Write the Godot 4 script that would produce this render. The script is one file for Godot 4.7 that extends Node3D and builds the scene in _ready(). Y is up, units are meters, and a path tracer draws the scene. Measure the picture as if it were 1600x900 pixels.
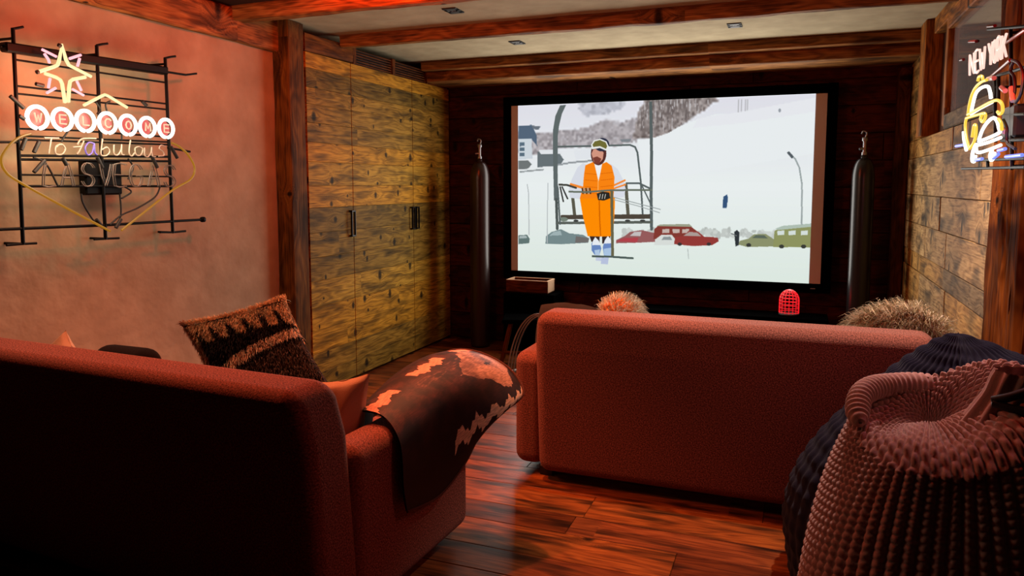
extends Node3D

const CAM_Y := 1.45
const XL := -3.036      # front plane of the fitted wardrobe
const XW := -3.16       # plaster wall on the left
const XR := 0.76        # plank wall on the right
const ZB := -6.26       # wall behind the screen
const ZS := -6.18       # screen surface
const YC := 2.49        # ceiling

var rng := RandomNumberGenerator.new()
var cam: Camera3D
var used := {}
var M := {}

# ---------------------------------------------------------------- naming
func numbered(called: String) -> String:
	var n: int = used.get(called, 0)
	used[called] = n + 1
	return called if n == 0 else "%s_%03d" % [called, n]

func thing(called: String, label: String, category: String, at := Vector3.ZERO, turn := 0.0, group := "") -> Node3D:
	var o := Node3D.new()
	o.name = numbered(called)
	add_child(o, true)
	o.position = at
	o.rotation.y = turn
	tag(o, label, category, group)
	return o

func tag(o: Node, label: String, category: String, group := "", kind := "") -> void:
	o.set_meta("label", label)
	if category != "": o.set_meta("category", category)
	if group != "": o.set_meta("group", group)
	if kind != "": o.set_meta("kind", kind)

func obj(called: String, mesh: Mesh, mat: Material, parent: Node = null, xf := Transform3D()) -> MeshInstance3D:
	var o := MeshInstance3D.new()
	if parent == null:
		o.name = numbered(called)
		add_child(o, true)
	else:
		o.name = called
		var n := 0
		while parent.has_node(NodePath(o.name)):
			n += 1
			o.name = "%s_%03d" % [called, n]
		parent.add_child(o, true)
	o.mesh = mesh
	o.material_override = mat
	o.transform = xf
	o.cast_shadow = GeometryInstance3D.SHADOW_CASTING_SETTING_ON
	return o

func part_node(called: String, parent: Node, at := Vector3.ZERO) -> Node3D:
	var o := Node3D.new()
	o.name = called
	var n := 0
	while parent.has_node(NodePath(o.name)):
		n += 1
		o.name = "%s_%03d" % [called, n]
	parent.add_child(o, true)
	o.position = at
	return o

func struct(called: String, label: String) -> Node3D:
	var o := Node3D.new()
	o.name = numbered(called)
	add_child(o, true)
	tag(o, label, "", "", "structure")
	return o

# ---------------------------------------------------------------- measuring
func ray(px: float, py: float) -> Vector3:
	return cam.basis * Vector3((px - 800.0) / 1150.0, -(py - 395.5) / 1150.0, -1.0)

func onx(px: float, py: float, x: float) -> Vector3:
	var d := ray(px, py)
	return cam.position + d * (x / d.x)

func onz(px: float, py: float, z: float) -> Vector3:
	var d := ray(px, py)
	return cam.position + d * (z / d.z)

# ---------------------------------------------------------------- mesh helpers
func begin() -> SurfaceTool:
	var st := SurfaceTool.new()
	st.begin(Mesh.PRIMITIVE_TRIANGLES)
	return st

func quad(st: SurfaceTool, a: Vector3, b: Vector3, c: Vector3, d: Vector3, ua := Vector2(), ub := Vector2(), uc := Vector2(), ud := Vector2()) -> void:
	# corners counter-clockwise seen from outside
	var n := (b - a).cross(c - a).normalized()
	if n == Vector3.ZERO: n = (c - a).cross(d - a).normalized()
	st.set_normal(n)
	for k in [[a, ua], [c, uc], [b, ub], [a, ua], [d, ud], [c, uc]]:
		st.set_uv(k[1])
		st.add_vertex(k[0])

func box_into(st: SurfaceTool, c: Vector3, s: Vector3, ch := 0.0, grain := 0, uvo := Vector2.ZERO, uvs := 0.5) -> void:
	# chamfered box; the texture's u runs along axis «grain»
	var h := s * 0.5
	ch = minf(ch, minf(h.x, minf(h.y, h.z)) * 0.9)
	var uv := func(p: Vector3, ax: int) -> Vector2:
		var g := grain
		var o := -1
		for k in 3:
			if k != g and k != ax: o = k
		if g == ax:
			g = (ax + 1) % 3
			o = (ax + 2) % 3
			return Vector2(p[g] * 0.2, p[o]) * uvs + uvo
		return Vector2(p[g], p[o]) * uvs + uvo
	for ax in 3:
		var u := (ax + 1) % 3
		var v := (ax + 2) % 3
		for sg in [-1.0, 1.0]:
			var q := []
			for k in [[-1, -1], [1, -1], [1, 1], [-1, 1]]:
				var p := Vector3.ZERO
				p[ax] = sg * h[ax]
				p[u] = k[0] * (h[u] - ch)
				p[v] = k[1] * (h[v] - ch)
				q.append(p)
			if sg < 0: q.reverse()
			quad(st, c + q[0], c + q[1], c + q[2], c + q[3], uv.call(q[0], ax), uv.call(q[1], ax), uv.call(q[2], ax), uv.call(q[3], ax))
	if ch <= 0.0: return
	for ax in 3:      # edges along ax
		var u := (ax + 1) % 3
		var v := (ax + 2) % 3
		for su in [-1.0, 1.0]:
			for sv in [-1.0, 1.0]:
				var p := [Vector3.ZERO, Vector3.ZERO, Vector3.ZERO, Vector3.ZERO]
				for k in 4:
					var e := Vector3.ZERO
					e[ax] = (h[ax] - ch) * (-1.0 if k == 0 or k == 3 else 1.0)
					e[u] = su * (h[u] - (ch if k >= 2 else 0.0))
					e[v] = sv * (h[v] - (0.0 if k >= 2 else ch))
					p[k] = e
				if su * sv < 0: p.reverse()
				if ((p[1] - p[0]).cross(p[2] - p[0])).dot(p[0] + p[2]) < 0: p.reverse()
				quad(st, c + p[0], c + p[1], c + p[2], c + p[3], uv.call(p[0], v), uv.call(p[1], v), uv.call(p[2], v), uv.call(p[3], v))
	for sx in [-1.0, 1.0]:
		for sy in [-1.0, 1.0]:
			for sz in [-1.0, 1.0]:
				var a := Vector3(sx * h.x, sy * (h.y - ch), sz * (h.z - ch))
				var b := Vector3(sx * (h.x - ch), sy * h.y, sz * (h.z - ch))
				var d := Vector3(sx * (h.x - ch), sy * (h.y - ch), sz * h.z)
				if sx * sy * sz < 0:
					var t := b
					b = d
					d = t
				st.set_normal(Vector3(sx, sy, sz).normalized())
				for p in [a, d, b]:
					st.set_uv(uv.call(p, 2))
					st.add_vertex(c + p)

func bx(s: Vector3, ch := 0.0, grain := 0, c := Vector3.ZERO, uvo := Vector2.ZERO, uvs := 0.5) -> ArrayMesh:
	var st := begin()
	box_into(st, c, s, ch, grain, uvo, uvs)
	return st.commit()

func surf_into(st: SurfaceTool, nu: int, nv: int, f: Callable, wrap_u := false, uvs := Vector2.ONE) -> void:
	# f(u, v) -> Vector3; smooth normals from differences; outside is du x dv
	var P := PackedVector3Array()
	for j in nv + 1:
		for i in nu + 1:
			P.append(f.call(float(i) / nu, float(j) / nv))
	var N := PackedVector3Array()
	for j in nv + 1:
		for i in nu + 1:
			var i0 := i - 1
			var i1 := i + 1
			if wrap_u:
				i0 = nu - 1 if i == 0 else i - 1
				i1 = 1 if i == nu else i + 1
			i0 = clampi(i0, 0, nu)
			i1 = clampi(i1, 0, nu)
			var du := P[j * (nu + 1) + i1] - P[j * (nu + 1) + i0]
			var dv := P[mini(j + 1, nv) * (nu + 1) + i] - P[maxi(j - 1, 0) * (nu + 1) + i]
			var n := du.cross(dv)
			if n.length_squared() < 1e-16: n = (P[j * (nu + 1) + i] - P[(nv / 2) * (nu + 1) + i])
			if n.length_squared() < 1e-16: n = Vector3.UP
			N.append(n.normalized())
	for j in nv:
		for i in nu:
			var a := j * (nu + 1) + i
			var b := a + 1
			var c := a + nu + 2
			var d := a + nu + 1
			for k in [a, c, b, a, d, c]:
				st.set_normal(N[k])
				st.set_uv(Vector2(float(k % (nu + 1)) / nu, float(k / (nu + 1)) / nv) * uvs)
				st.add_vertex(P[k])

func surf(nu: int, nv: int, f: Callable, wrap_u := false, uvs := Vector2.ONE) -> ArrayMesh:
	var st := begin()
	surf_into(st, nu, nv, f, wrap_u, uvs)
	return st.commit()

func smooth_line(pts: Array, n := 6, closed := false) -> Array:
	var out := []
	var m := pts.size()
	for i in (m if closed else m - 1):
		var p0 = pts[(i - 1 + m) % m] if closed or i > 0 else pts[0]
		var p1 = pts[i]
		var p2 = pts[(i + 1) % m]
		var p3 = pts[(i + 2) % m] if closed or i + 2 < m else pts[m - 1]
		for k in n:
			var t := float(k) / n
			out.append(0.5 * ((2.0 * p1) + (p2 - p0) * t + (2.0 * p0 - 5.0 * p1 + 4.0 * p2 - p3) * t * t + (3.0 * p1 - p0 - 3.0 * p2 + p3) * t * t * t))
	out.append(pts[0] if closed else pts[m - 1])
	return out

func tube_into(st: SurfaceTool, pts: Array, r: float, sides := 8, caps := true, r_end := -1.0) -> void:
	var n := pts.size()
	if n < 2: return
	var t0: Vector3 = (pts[1] - pts[0]).normalized()
	var up := Vector3.UP if absf(t0.y) < 0.9 else Vector3.RIGHT
	var s := t0.cross(up).normalized()
	var rings := []
	for i in n:
		var t: Vector3
		if i == 0: t = t0
		elif i == n - 1: t = (pts[i] - pts[i - 1]).normalized()
		else: t = ((pts[i + 1] - pts[i]).normalized() + (pts[i] - pts[i - 1]).normalized()).normalized()
		if t == Vector3.ZERO: t = t0
		s = (s - t * s.dot(t)).normalized()
		var b := t.cross(s)
		var rr := r if r_end < 0 else lerpf(r, r_end, float(i) / (n - 1))
		var ring := []
		for k in sides:
			var a := TAU * k / sides
			ring.append([pts[i] + (s * cos(a) + b * sin(a)) * rr, s * cos(a) + b * sin(a)])
		rings.append(ring)
	for i in n - 1:
		for k in sides:
			var a = rings[i][k]
			var b = rings[i][(k + 1) % sides]
			var c = rings[i + 1][(k + 1) % sides]
			var d = rings[i + 1][k]
			for q in [[a, 0, 0], [c, 1, 1], [b, 0, 1], [a, 0, 0], [d, 1, 0], [c, 1, 1]]:
				st.set_normal(q[0][1])
				st.set_uv(Vector2((i + q[1]) * 0.1, float(k + q[2]) / sides))
				st.add_vertex(q[0][0])
	if caps:
		for e in 2:
			var i := 0 if e == 0 else n - 1
			var nn: Vector3 = (pts[0] - pts[1]).normalized() if e == 0 else (pts[n - 1] - pts[n - 2]).normalized()
			var cc: Vector3 = pts[i] + nn * r * 0.4
			for k in sides:
				var a = rings[i][k][0]
				var b = rings[i][(k + 1) % sides][0]
				st.set_normal(nn)
				for p in ([cc, b, a] if e == 1 else [cc, a, b]):
					st.set_uv(Vector2.ZERO)
					st.add_vertex(p)

func tube(pts: Array, r: float, sides := 8) -> ArrayMesh:
	var st := begin()
	tube_into(st, pts, r, sides)
	return st.commit()

func lathe_into(st: SurfaceTool, prof: Array, segs := 32, at := Vector3.ZERO) -> void:
	# prof: Vector2(radius, height) from the bottom up
	var f := func(u: float, v: float) -> Vector3:
		var k := v * (prof.size() - 1)
		var i := mini(int(k), prof.size() - 2)
		var p: Vector2 = prof[i].lerp(prof[i + 1], k - i)
		return at + Vector3(cos(-u * TAU) * p.x, p.y, sin(-u * TAU) * p.x)
	surf_into(st, segs, prof.size() - 1, f, true)

func lathe(prof: Array, segs := 32) -> ArrayMesh:
	var st := begin()
	lathe_into(st, prof, segs)
	return st.commit()

func rounded_into(st: SurfaceTool, c: Vector3, s: Vector3, r: float, warp: Variant = null, seg := 5, flat := 6) -> void:
	var h := s * 0.5
	r = minf(r, minf(h.x, minf(h.y, h.z)) * 0.999)
	var coords := func(e: float) -> Array:
		var o := []
		for i in seg + 1: o.append(-e + r * (1.0 - cos(PI / 2 * i / seg)) if i < seg else -e + r)
		for i in range(1, flat): o.append(lerpf(-e + r, e - r, float(i) / flat))
		for i in seg + 1: o.append(e - r + r * sin(PI / 2 * i / seg))
		return o
	var place := func(p: Vector3) -> Array:
		var q := p.clamp(-(h - Vector3.ONE * r), h - Vector3.ONE * r)
		var d := (p - q).normalized()
		return [q + d * r, d]
	for ax in 3:
		var u := (ax + 1) % 3
		var v := (ax + 2) % 3
		var cu: Array = coords.call(h[u])
		var cv: Array = coords.call(h[v])
		for sg in [-1.0, 1.0]:
			for j in cv.size() - 1:
				for i in cu.size() - 1:
					var q := []
					for k in [[0, 0], [1, 0], [1, 1], [0, 1]]:
						var p := Vector3.ZERO
						p[ax] = sg * h[ax]
						p[u] = cu[i + k[0]]
						p[v] = cv[j + k[1]]
						var pl: Array = place.call(p)
						if warp != null: pl[0] = warp.call(pl[0])
						pl.append(Vector2(p[u], p[v]))
						q.append(pl)
					if sg < 0: q.reverse()
					for k in [0, 2, 1, 0, 3, 2]:
						st.set_normal(q[k][1])
						st.set_uv(q[k][2])
						st.add_vertex(c + q[k][0])

func rounded(s: Vector3, r: float, c := Vector3.ZERO, warp: Variant = null) -> ArrayMesh:
	var st := begin()
	rounded_into(st, c, s, r, warp)
	return st.commit()

func hewn(length: float, w: float, h: float, seed_: int, amp := 0.008, bev := 0.02, grooves := 0.0, flute := 0) -> ArrayMesh:
	# an uneven old timber along +X, centred on its section, from x = 0 to length; w is z, h is y
	var nz := FastNoiseLite.new()
	nz.seed = seed_
	nz.frequency = 1.6
	var nz2 := FastNoiseLite.new()
	nz2.seed = seed_ + 7
	nz2.frequency = 12.0
	var sec := []
	var hw := w / 2
	var hh := h / 2
	var corners := [Vector2(-hw, -hh), Vector2(hw, -hh), Vector2(hw, hh), Vector2(-hw, hh)]
	for k in 4:
		var a: Vector2 = corners[k]
		var b: Vector2 = corners[(k + 1) % 4]
		var d := (b - a).normalized()
		var L := (b - a).length()
		var n := maxi(3, flute if flute > 0 else int(L / 0.035))
		for i in n + 1:
			sec.append(a + d * lerpf(bev, L - bev, float(i) / n))
	var m := sec.size()
	var nu := maxi(8, int(length / 0.06))
	var f := func(u: float, v: float) -> Vector3:
		var k := int(round((1.0 - v) * m)) % m
		var p: Vector2 = sec[k]
		var x := u * length
		var o := p.normalized()
		var e := nz.get_noise_3d(x, p.x * 3.0, p.y * 3.0) * amp + nz2.get_noise_3d(x * 0.15, p.x * 3.0, p.y * 3.0) * (amp * 0.35 + grooves)
		return Vector3(x, p.y + o.y * e, p.x + o.x * e)
	var st := begin()
	surf_into(st, nu, m, f, false, Vector2(length * 0.42, (w + h) * 1.0))
	for e in 2:
		var pts := []
		for k in m: pts.append(f.call(float(e), 1.0 - float(k) / m))
		st.set_normal(Vector3(-1 if e == 0 else 1, 0, 0))
		for k in m:
			var a: Vector3 = pts[k]
			var b: Vector3 = pts[(k + 1) % m]
			for p in ([Vector3(e * length, 0, 0), a, b] if e == 1 else [Vector3(0, 0, 0), b, a]):
				st.set_uv(Vector2(p.z, p.y) * 0.3)
				st.add_vertex(p)
	return st.commit()

# ---------------------------------------------------------------- textures
func hash1(n: int) -> float:
	var r := RandomNumberGenerator.new()
	r.seed = n
	return r.randf()

func wood_maps(w: int, h: int, seed_: int, lo: Color, mid: Color, hi: Color, knots: int, rings: float, grime: float) -> Array:
	var r := RandomNumberGenerator.new()
	r.seed = seed_
	var warp := PackedFloat32Array()
	warp.resize(w * h)
	var dark := PackedFloat32Array()
	dark.resize(w * h)
	for k in knots:
		var kx := r.randi_range(0, w - 1)
		var ky := r.randi_range(0, h - 1)
		var kr := r.randf_range(3.5, 10.5) * w / 1024.0
		var sg := 1.0 if r.randf() < 0.5 else -1.0
		var tail := r.randf_range(0.7, 3.2)
		for dy in range(-int(kr * 7), int(kr * 7) + 1):
			for dx in range(-int(kr * 8), int(kr * 8) + 1):
				var at := posmod(ky + dy, h) * w + posmod(kx + dx, w)
				var q := (dx * dx) / (kr * kr * 9.0) + (dy * dy) / (kr * kr * 6.0)
				if q < 5.0: warp[at] += signf(dy + 0.01) * kr * 2.2 * exp(-q)
				var dd := sqrt(float(dx * dx) / 1.0 + float(dy * dy) / tail)
				if dd < kr * 2.2: dark[at] = maxf(dark[at], clampf(1.7 - dd / kr * 1.25, 0.0, 1.0))
	var n1 := FastNoiseLite.new()
	n1.seed = seed_
	n1.frequency = 1.0
	n1.fractal_octaves = 2
	var n2 := FastNoiseLite.new()
	n2.seed = seed_ + 1
	n2.frequency = 1.0
	n2.fractal_octaves = 3
	var data := PackedByteArray()
	data.resize(w * h * 3)
	var hd := PackedByteArray()
	hd.resize(w * h)
	for y in h:
		for x in w:
			var at := y * w + x
			var v := y - warp[at]
			var low := n1.get_noise_2d(x * 0.0042, v * 0.021)
			var ring := sin((v * rings + low * 11.0))
			var fine := n2.get_noise_2d(x * 0.0045, v * 0.33)
			var grit := n1.get_noise_2d(x * 0.02, v * 0.9 + 300.0)
			var blot := n2.get_noise_2d(x * 0.0035 + 90.0, y * 0.022)
			var t := clampf(0.53 + ring * 0.13 + fine * 0.36 + grit * 0.2 + low * 0.16, 0.0, 1.0)
			var c := lo.lerp(mid, t * 2.0) if t < 0.5 else mid.lerp(hi, t * 2.0 - 1.0)
			var g := clampf(1.0 - grime * maxf(0.0, blot * 1.6 - 0.05), 0.25, 1.0) * (1.0 - 0.66 * dark[at])
			data[at * 3] = int(clampf(c.r * g, 0, 1) * 255)
			data[at * 3 + 1] = int(clampf(c.g * g, 0, 1) * 255)
			data[at * 3 + 2] = int(clampf(c.b * g, 0, 1) * 255)
			hd[at] = int(clampf(t * 0.75 + 0.15 - dark[at] * 0.12, 0, 1) * 255)
	var a := ImageTexture.create_from_image(Image.create_from_data(w, h, false, Image.FORMAT_RGB8, data))
	var b := ImageTexture.create_from_image(Image.create_from_data(w, h, false, Image.FORMAT_L8, hd))
	return [a, b]

func noise_tex(size: int, seed_: int, freq: float, oct: int, a: Color, b: Color) -> ImageTexture:
	var n := FastNoiseLite.new()
	n.seed = seed_
	n.frequency = freq
	n.fractal_octaves = oct
	var im := n.get_seamless_image(size, size)
	var out := PackedByteArray()
	out.resize(size * size * 3)
	var src := im.get_data()
	for i in size * size:
		var t := src[i] / 255.0
		out[i * 3] = int(lerpf(a.r, b.r, t) * 255)
		out[i * 3 + 1] = int(lerpf(a.g, b.g, t) * 255)
		out[i * 3 + 2] = int(lerpf(a.b, b.b, t) * 255)
	return ImageTexture.create_from_image(Image.create_from_data(size, size, false, Image.FORMAT_RGB8, out))

func mat(c: Color, rough := 0.8, metal := 0.0) -> StandardMaterial3D:
	var m := StandardMaterial3D.new()
	m.albedo_color = c
	m.roughness = rough
	m.metallic = metal
	return m

func wood_mat(maps: Array, tint: Color, rough: float, relief: float, scale := Vector3.ONE) -> StandardMaterial3D:
	var m := mat(tint, rough)
	m.albedo_texture = maps[0]
	m.heightmap_enabled = true
	m.heightmap_texture = maps[1]
	m.heightmap_scale = relief
	m.metallic_specular = 0.22
	m.uv1_scale = scale
	return m

func glow(c: Color, e: float) -> StandardMaterial3D:
	var m := mat(Color(0.02, 0.02, 0.02), 0.4)
	m.emission_enabled = true
	m.emission = c
	m.emission_energy_multiplier = e
	return m

func fabric(c: Color, seed_: int, speck: float, scale: float, relief := 0.15) -> StandardMaterial3D:
	var m := mat(Color.WHITE, 0.95)
	m.albedo_texture = noise_tex(256, seed_, 0.16, 3, c * (1.0 - speck), c * (1.0 + speck))
	m.heightmap_enabled = true
	m.heightmap_texture = noise_tex(256, seed_ + 3, 0.2, 3, Color.BLACK, Color.WHITE)
	m.heightmap_scale = relief
	m.uv1_triplanar = true
	m.uv1_scale = Vector3.ONE * scale
	m.metallic_specular = 0.2
	m.rim_enabled = true
	m.rim = 0.1
	m.rim_tint = 0.7
	return m

func make_materials() -> void:
	var old := wood_maps(1024, 1024, 11, Color(0.28, 0.20, 0.06), Color(0.57, 0.45, 0.155), Color(0.75, 0.61, 0.25), 55, 0.16, 0.4)
	var pale := wood_maps(1024, 512, 17, Color(0.33, 0.24, 0.13), Color(0.61, 0.49, 0.31), Color(0.77, 0.65, 0.44), 34, 0.16, 0.55)
	var flr := wood_maps(1024, 1024, 29, Color(0.23, 0.105, 0.045), Color(0.46, 0.235, 0.10), Color(0.62, 0.35, 0.16), 14, 0.11, 0.7)
	var tim := wood_maps(1024, 512, 47, Color(0.22, 0.13, 0.06), Color(0.50, 0.32, 0.16), Color(0.68, 0.48, 0.25), 10, 0.22, 0.45)
	M.cab = []
	for t in [Color(1.08, 1.04, 0.98), Color(0.86, 0.85, 0.88), Color(1.14, 1.04, 0.86), Color(0.76, 0.76, 0.82), Color(0.95, 0.92, 0.95)]:
		M.cab.append(wood_mat(old, t, 0.62, 0.25))
	M.wall_wood = []
	for t in [Color(1, 1, 1), Color(0.74, 0.76, 0.8), Color(1.0, 0.94, 0.78), Color(0.86, 0.87, 0.9)]:
		M.wall_wood.append(wood_mat(pale, t, 0.72, 0.3))
	M.floor = []
	for t in [Color(1, 1, 1), Color(0.82, 0.8, 0.8), Color(1.0, 1.02, 0.9), Color(0.7, 0.66, 0.62), Color(0.92, 0.92, 0.95)]:
		var m := wood_mat(flr, t, 0.4, 0.06)
		m.metallic_specular = 0.32
		M.floor.append(m)
	M.beam = wood_mat(tim, Color(1, 1, 1), 0.7, 0.5)
	M.beam_dark = wood_mat(tim, Color(0.6, 0.52, 0.48), 0.75, 0.5)
	M.post = wood_mat(tim, Color(0.8, 0.66, 0.5), 0.85, 0.4)
	M.post.metallic_specular = 0.08
	M.back = [wood_mat(tim, Color(0.48, 0.29, 0.25), 0.6, 0.3), wood_mat(tim, Color(0.4, 0.25, 0.22), 0.6, 0.3)]
	M.fascia = wood_mat(tim, Color(0.8, 0.72, 0.52), 0.7, 0.5)
	M.slat = wood_mat(tim, Color(0.72, 0.6, 0.48), 0.7, 0.3)
	M.crate = wood_mat(tim, Color(0.62, 0.45, 0.38), 0.8, 0.2)
	M.post_gold = wood_mat(tim, Color(0.72, 0.70, 0.52), 0.7, 0.4)
	M.window = wood_mat(tim, Color(1.05, 0.98, 0.74), 0.65, 0.3)
	var pl := mat(Color.WHITE, 0.93)
	pl.albedo_texture = noise_tex(512, 5, 0.012, 4, Color(0.60, 0.52, 0.42), Color(0.70, 0.62, 0.51))
	pl.heightmap_enabled = true
	pl.heightmap_texture = noise_tex(512, 8, 0.03, 4, Color.BLACK, Color.WHITE)
	pl.heightmap_scale = 0.35
	pl.uv1_triplanar = true
	pl.uv1_world_triplanar = true
	pl.uv1_scale = Vector3.ONE * 0.6
	pl.metallic_specular = 0.2
	M.plaster = pl
	var ce: StandardMaterial3D = pl.duplicate()
	ce.albedo_texture = noise_tex(512, 6, 0.012, 4, Color(0.62, 0.57, 0.46), Color(0.71, 0.66, 0.54))
	ce.heightmap_scale = 0.25
	M.ceiling = ce
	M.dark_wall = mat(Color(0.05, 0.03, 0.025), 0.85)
	M.black = mat(Color(0.012, 0.012, 0.013), 0.6)
	M.velvet = mat(Color(0.006, 0.006, 0.007), 0.98)
	M.velvet.metallic_specular = 0.05
	M.iron = mat(Color(0.012, 0.010, 0.010), 0.5, 0.0)
	M.iron.metallic_specular = 0.25
	M.screen = mat(Color(0.72, 0.68, 0.66), 0.95)
	M.handle = mat(Color(0.05, 0.045, 0.04), 0.4, 0.7)
	M.steel = mat(Color(0.55, 0.55, 0.56), 0.3, 0.9)
	M.sofa = fabric(Color(0.49, 0.30, 0.25), 61, 0.55, 3.2, 0.14)
	M.foot = mat(Color(0.02, 0.016, 0.014), 0.5)
	M.cream = fabric(Color(0.72, 0.58, 0.46), 66, 0.1, 8.0, 0.12)
	M.navy = fabric(Color(0.075, 0.07, 0.135), 67, 0.25, 12.0, 0.2)
	M.mauve = fabric(Color(0.70, 0.56, 0.53), 68, 0.22, 14.0, 0.2)
	M.dark_cloth = fabric(Color(0.06, 0.035, 0.04), 69, 0.2, 8.0, 0.15)
	M.glass_tube = mat(Color(0.60, 0.54, 0.50), 0.25)
	M.grey_tube = mat(Color(0.34, 0.31, 0.29), 0.3)
	M.blue_tube = mat(Color(0.36, 0.32, 0.72), 0.3)
	M.red_tube = mat(Color(0.3, 0.02, 0.03), 0.3)
	M.g_white = glow(Color(1.0, 0.97, 0.93), 2.2)
	M.g_letter = glow(Color(1.0, 0.84, 0.68), 0.95)
	M.g_disc = glow(Color(0.92, 0.33, 0.31), 0.95)
	M.g_star = glow(Color(1.0, 0.90, 0.66), 1.2)
	M.g_pink = glow(Color(1.0, 0.66, 0.70), 1.6)
	M.g_amber = glow(Color(0.80, 0.54, 0.10), 0.55)
	M.g_ny = glow(Color(1.0, 0.80, 0.74), 1.25)
	M.g_yellow = glow(Color(1.0, 0.82, 0.28), 1.1)
	M.g_blue = glow(Color(0.45, 0.52, 1.0), 1.4)
	M.g_red = glow(Color(0.95, 0.10, 0.14), 1.0)
	M.g_lamp = glow(Color(1.0, 0.45, 0.2), 1.5)

func omni(parent: Node, called: String, at: Vector3, c: Color, e: float, size := 0.05) -> void:
	var l := OmniLight3D.new()
	l.name = called
	parent.add_child(l, true)
	l.position = at
	l.light_color = c
	l.light_energy = e
	l.light_size = size
	l.omni_range = 12.0
	l.omni_attenuation = 2.0
	l.shadow_enabled = true

# ---------------------------------------------------------------- the film picture (flat print on the screen)
var pic: Image
const PW := 1280
const PH := 770

func pp(x: float, y: float) -> Vector2:
	# a spot traced on the picture, turned to its place on the picture's own face
	var p := onz(790.0 + x / 2.7275, 130.0 + y / 2.7275, ZS)
	return Vector2((p.x + 2.33) / 2.438 * PW, (2.141 - p.y) / 1.469 * PH)

func fill(pts: Array, c: Color) -> void:
	var q := []
	var lo := 1e9
	var hi := -1e9
	for i in range(0, pts.size(), 2):
		var p := pp(pts[i], pts[i + 1])
		q.append(p)
		lo = minf(lo, p.y)
		hi = maxf(hi, p.y)
	fill_raw(q, lo, hi, c)

func fill_raw(q: Array, lo: float, hi: float, c: Color) -> void:
	for y in range(maxi(0, int(lo)), mini(PH - 1, int(hi)) + 1):
		var xs := []
		for i in q.size():
			var a: Vector2 = q[i]
			var b: Vector2 = q[(i + 1) % q.size()]
			var yy := y + 0.5
			if (a.y <= yy) != (b.y <= yy):
				xs.append(a.x + (yy - a.y) / (b.y - a.y) * (b.x - a.x))
		xs.sort()
		for k in range(0, xs.size() - 1, 2):
			var x0 := clampi(int(round(xs[k])), 0, PW)
			var x1 := clampi(int(round(xs[k + 1])), 0, PW)
			if x1 > x0: pic.fill_rect(Rect2i(x0, y, x1 - x0, 1), c)

func stroke(pts: Array, w: float, c: Color) -> void:
	for i in range(0, pts.size() - 2, 2):
		var a := pp(pts[i], pts[i + 1])
		var b := pp(pts[i + 2], pts[i + 3])
		var n := (b - a).normalized().orthogonal() * w * 0.5
		var q := [a + n, b + n, b - n, a - n]
		var lo := minf(minf(q[0].y, q[1].y), minf(q[2].y, q[3].y))
		var hi := maxf(maxf(q[0].y, q[1].y), maxf(q[2].y, q[3].y))
		fill_raw(q, lo, hi, c)
		disc(b, w * 0.5, c)

func disc(p: Vector2, r: float, c: Color, ry := -1.0) -> void:
	if ry < 0: ry = r
	var q := []
	for k in 24: q.append(p + Vector2(cos(TAU * k / 24) * r, sin(TAU * k / 24) * ry))
	fill_raw(q, p.y - ry, p.y + ry, c)

func oval(x: float, y: float, rx: float, ry: float, c: Color) -> void:
	disc(pp(x, y), rx, c, ry)

func mottle(x0: float, y0: float, x1: float, y1: float, n: int, c: Color, spread: float, rmin: float, rmax: float, inside: Array) -> void:
	var poly := PackedVector2Array()
	for i in range(0, inside.size(), 2): poly.append(Vector2(inside[i], inside[i + 1]))
	for k in n:
		var p := Vector2(rng.randf_range(x0, x1), rng.randf_range(y0, y1))
		if not Geometry2D.is_point_in_polygon(p, poly): continue
		var d := rng.randf_range(-spread, spread)
		oval(p.x, p.y, rng.randf_range(rmin, rmax), rng.randf_range(rmin, rmax), Color(c.r + d, c.g + d, c.b + d))

func C(r: int, g: int, b: int) -> Color:
	return Color(r / 255.0, g / 255.0, b / 255.0)

func soften(k: float) -> void:
	pic.resize(int(PW / k), int(PH / k), Image.INTERPOLATE_BILINEAR)
	pic.resize(PW, PH, Image.INTERPOLATE_CUBIC)

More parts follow.
